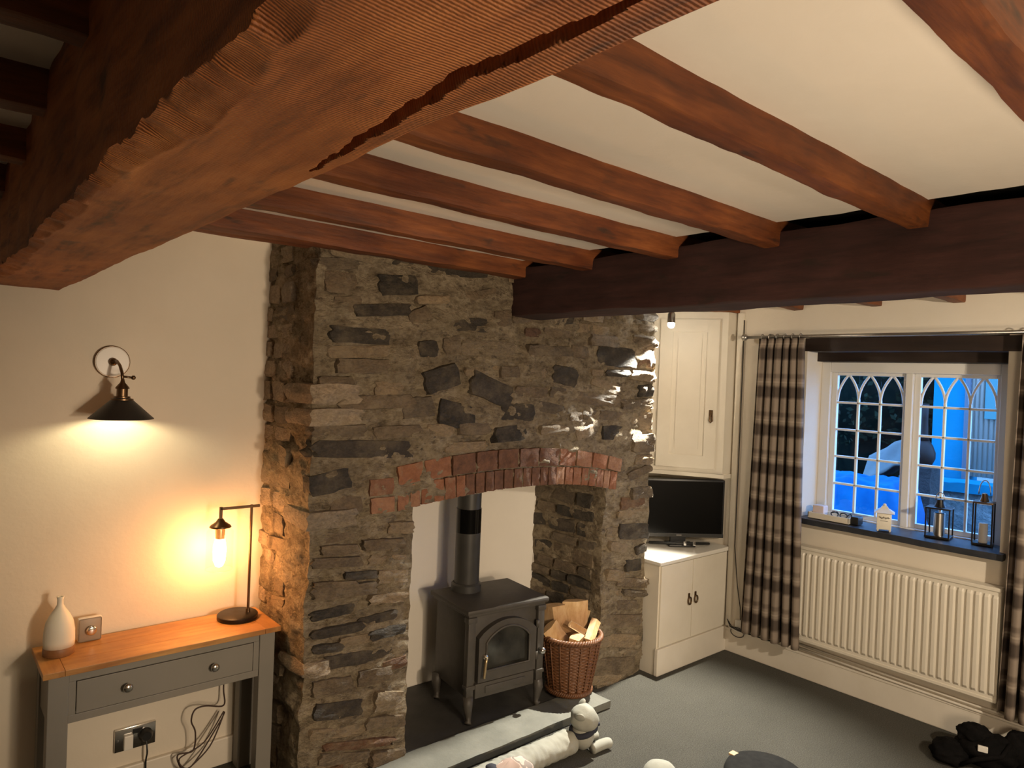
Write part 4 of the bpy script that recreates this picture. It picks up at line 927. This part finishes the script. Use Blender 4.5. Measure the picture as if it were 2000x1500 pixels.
leafbush('garden_hedge', 'dark evergreen hedge filling the view behind the garden', (10.6, 4.25, .4), (.9, 1.75, 1.9), 3600, 3)
leafbush('garden_bush', 'low dark bush behind the blue tarpaulin', (8.5, 4.15, .4), (.30, .40, .36), 700, 8)
tc = NT('blue_tarp'); nn = tc.noise(tc.pos(), 4, 3); tc.col(tc.ramp(nn, [(.3, (.001,.055,.17)), (.7, (.003,.11,.26))])); tc.bump(nn, .4, .02); tarpm = tc.fin(.7, 0, .05)
def tarp(u, v):
    x = 6.5+1.15*u; y = 2.36+1.15*v
    hgt = min(1, math.sin(math.pi*min(1, max(0, u)))*1.5)**.7*min(1, math.sin(math.pi*min(1, max(0, v)))*2.2)**.6
    z = .36+hgt*(.80+.05*noise.noise(Vector((u*3, v*5, 3)))+.035*noise.noise(Vector((u*8, v*13, 3))))
    return (x, y, z)
tag(obj('tarpaulin', MB().grid(tarp, 40, 50), tarpm, smooth=True), 'bright blue tarpaulin heaped on the ground outside the window', 'tarpaulin')
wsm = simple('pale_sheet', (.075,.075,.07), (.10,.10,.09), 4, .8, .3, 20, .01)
def sheet(u, v):
    top = 1.27-.34*v-.30*abs(u-.5)*2
    if v > .96 or v < .04: top *= .03
    return (7.95+.45*u+.02*math.sin(9*v), 2.80+.52*v, .33+top+.04*noise.noise(Vector((u*3, v*5, 2)))*(.2 if top < .2 else 1))
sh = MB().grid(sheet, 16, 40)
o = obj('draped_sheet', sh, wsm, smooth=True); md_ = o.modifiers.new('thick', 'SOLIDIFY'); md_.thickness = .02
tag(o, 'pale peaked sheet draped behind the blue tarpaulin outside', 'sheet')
cm = thing('garden_chiminea', 'dark brown bulbous chiminea on a rubble plinth outside the right casement', 'chiminea', (7.90, 2.65, .40))
gl_ = simple('glazed_brown', (.012,.005,.003), (.02,.009,.006), 6, .5, spec=.2)
obj('bowl', MB().lathe([(.05, .84), (.085, .87), (.115, .94), (.115, 1.0), (.09, 1.07), (.055, 1.12)], (0,0,0), 28), gl_, cm, smooth=True)
obj('neck', MB().lathe([(.056, 1.12), (.042, 1.19), (.036, 1.35), (.04, 1.50)], (0,0,0), 24), gl_, cm, smooth=True)
obj('plinth', rough_box((-.13,-.13,-.12), (.13,.13,.845), (5,5,14), .03, 6, 3), simple('plinth_rubble', (.010,.010,.010), (.03,.027,.026), 12, .9, .8, 30, .03), cm, angle=50)
obj('mouth', MB().lathe([(.040, 0), (.036, .02)], (-.118, .02, .965), 16, ax='x'), M['black'], cm)
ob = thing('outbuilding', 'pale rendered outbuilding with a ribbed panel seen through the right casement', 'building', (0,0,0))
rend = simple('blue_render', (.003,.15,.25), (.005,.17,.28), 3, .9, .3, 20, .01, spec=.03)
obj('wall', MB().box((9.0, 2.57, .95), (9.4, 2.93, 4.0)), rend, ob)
obj('corner_post', MB().bbox((8.94, 2.54, .95), (9.05, 2.60, 4.0), .01), simple('post_grey', (.09,.09,.11), None), ob)
for k in range(16):
    y = 2.535-.048*k; obj('rib', MB().tube([(9.0, y, 1.1), (9.0, y, 4.0)], .022, 8), simple('ribbed', (.36,.28,.22), None) if k == 0 else bpy.data.materials['ribbed'], ob, smooth=True)
obj('ribbed_backing', MB().box((9.0, 1.6, 1.1), (9.3, 2.56, 4.0)), bpy.data.materials['ribbed'], ob)
obj('notice_board', MB().bbox((8.93, 2.27, 1.75), (8.96, 2.40, 2.6), .005), simple('board_teal', (.06,.17,.17), None), ob)
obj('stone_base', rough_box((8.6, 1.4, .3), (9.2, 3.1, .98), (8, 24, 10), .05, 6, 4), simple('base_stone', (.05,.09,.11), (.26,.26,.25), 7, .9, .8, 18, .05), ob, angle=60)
obj('coping', rough_box((8.55, 1.4, .96), (9.0, 3.1, 1.06), (4, 20, 2), .02, 5, 4), rend, ob, angle=50)
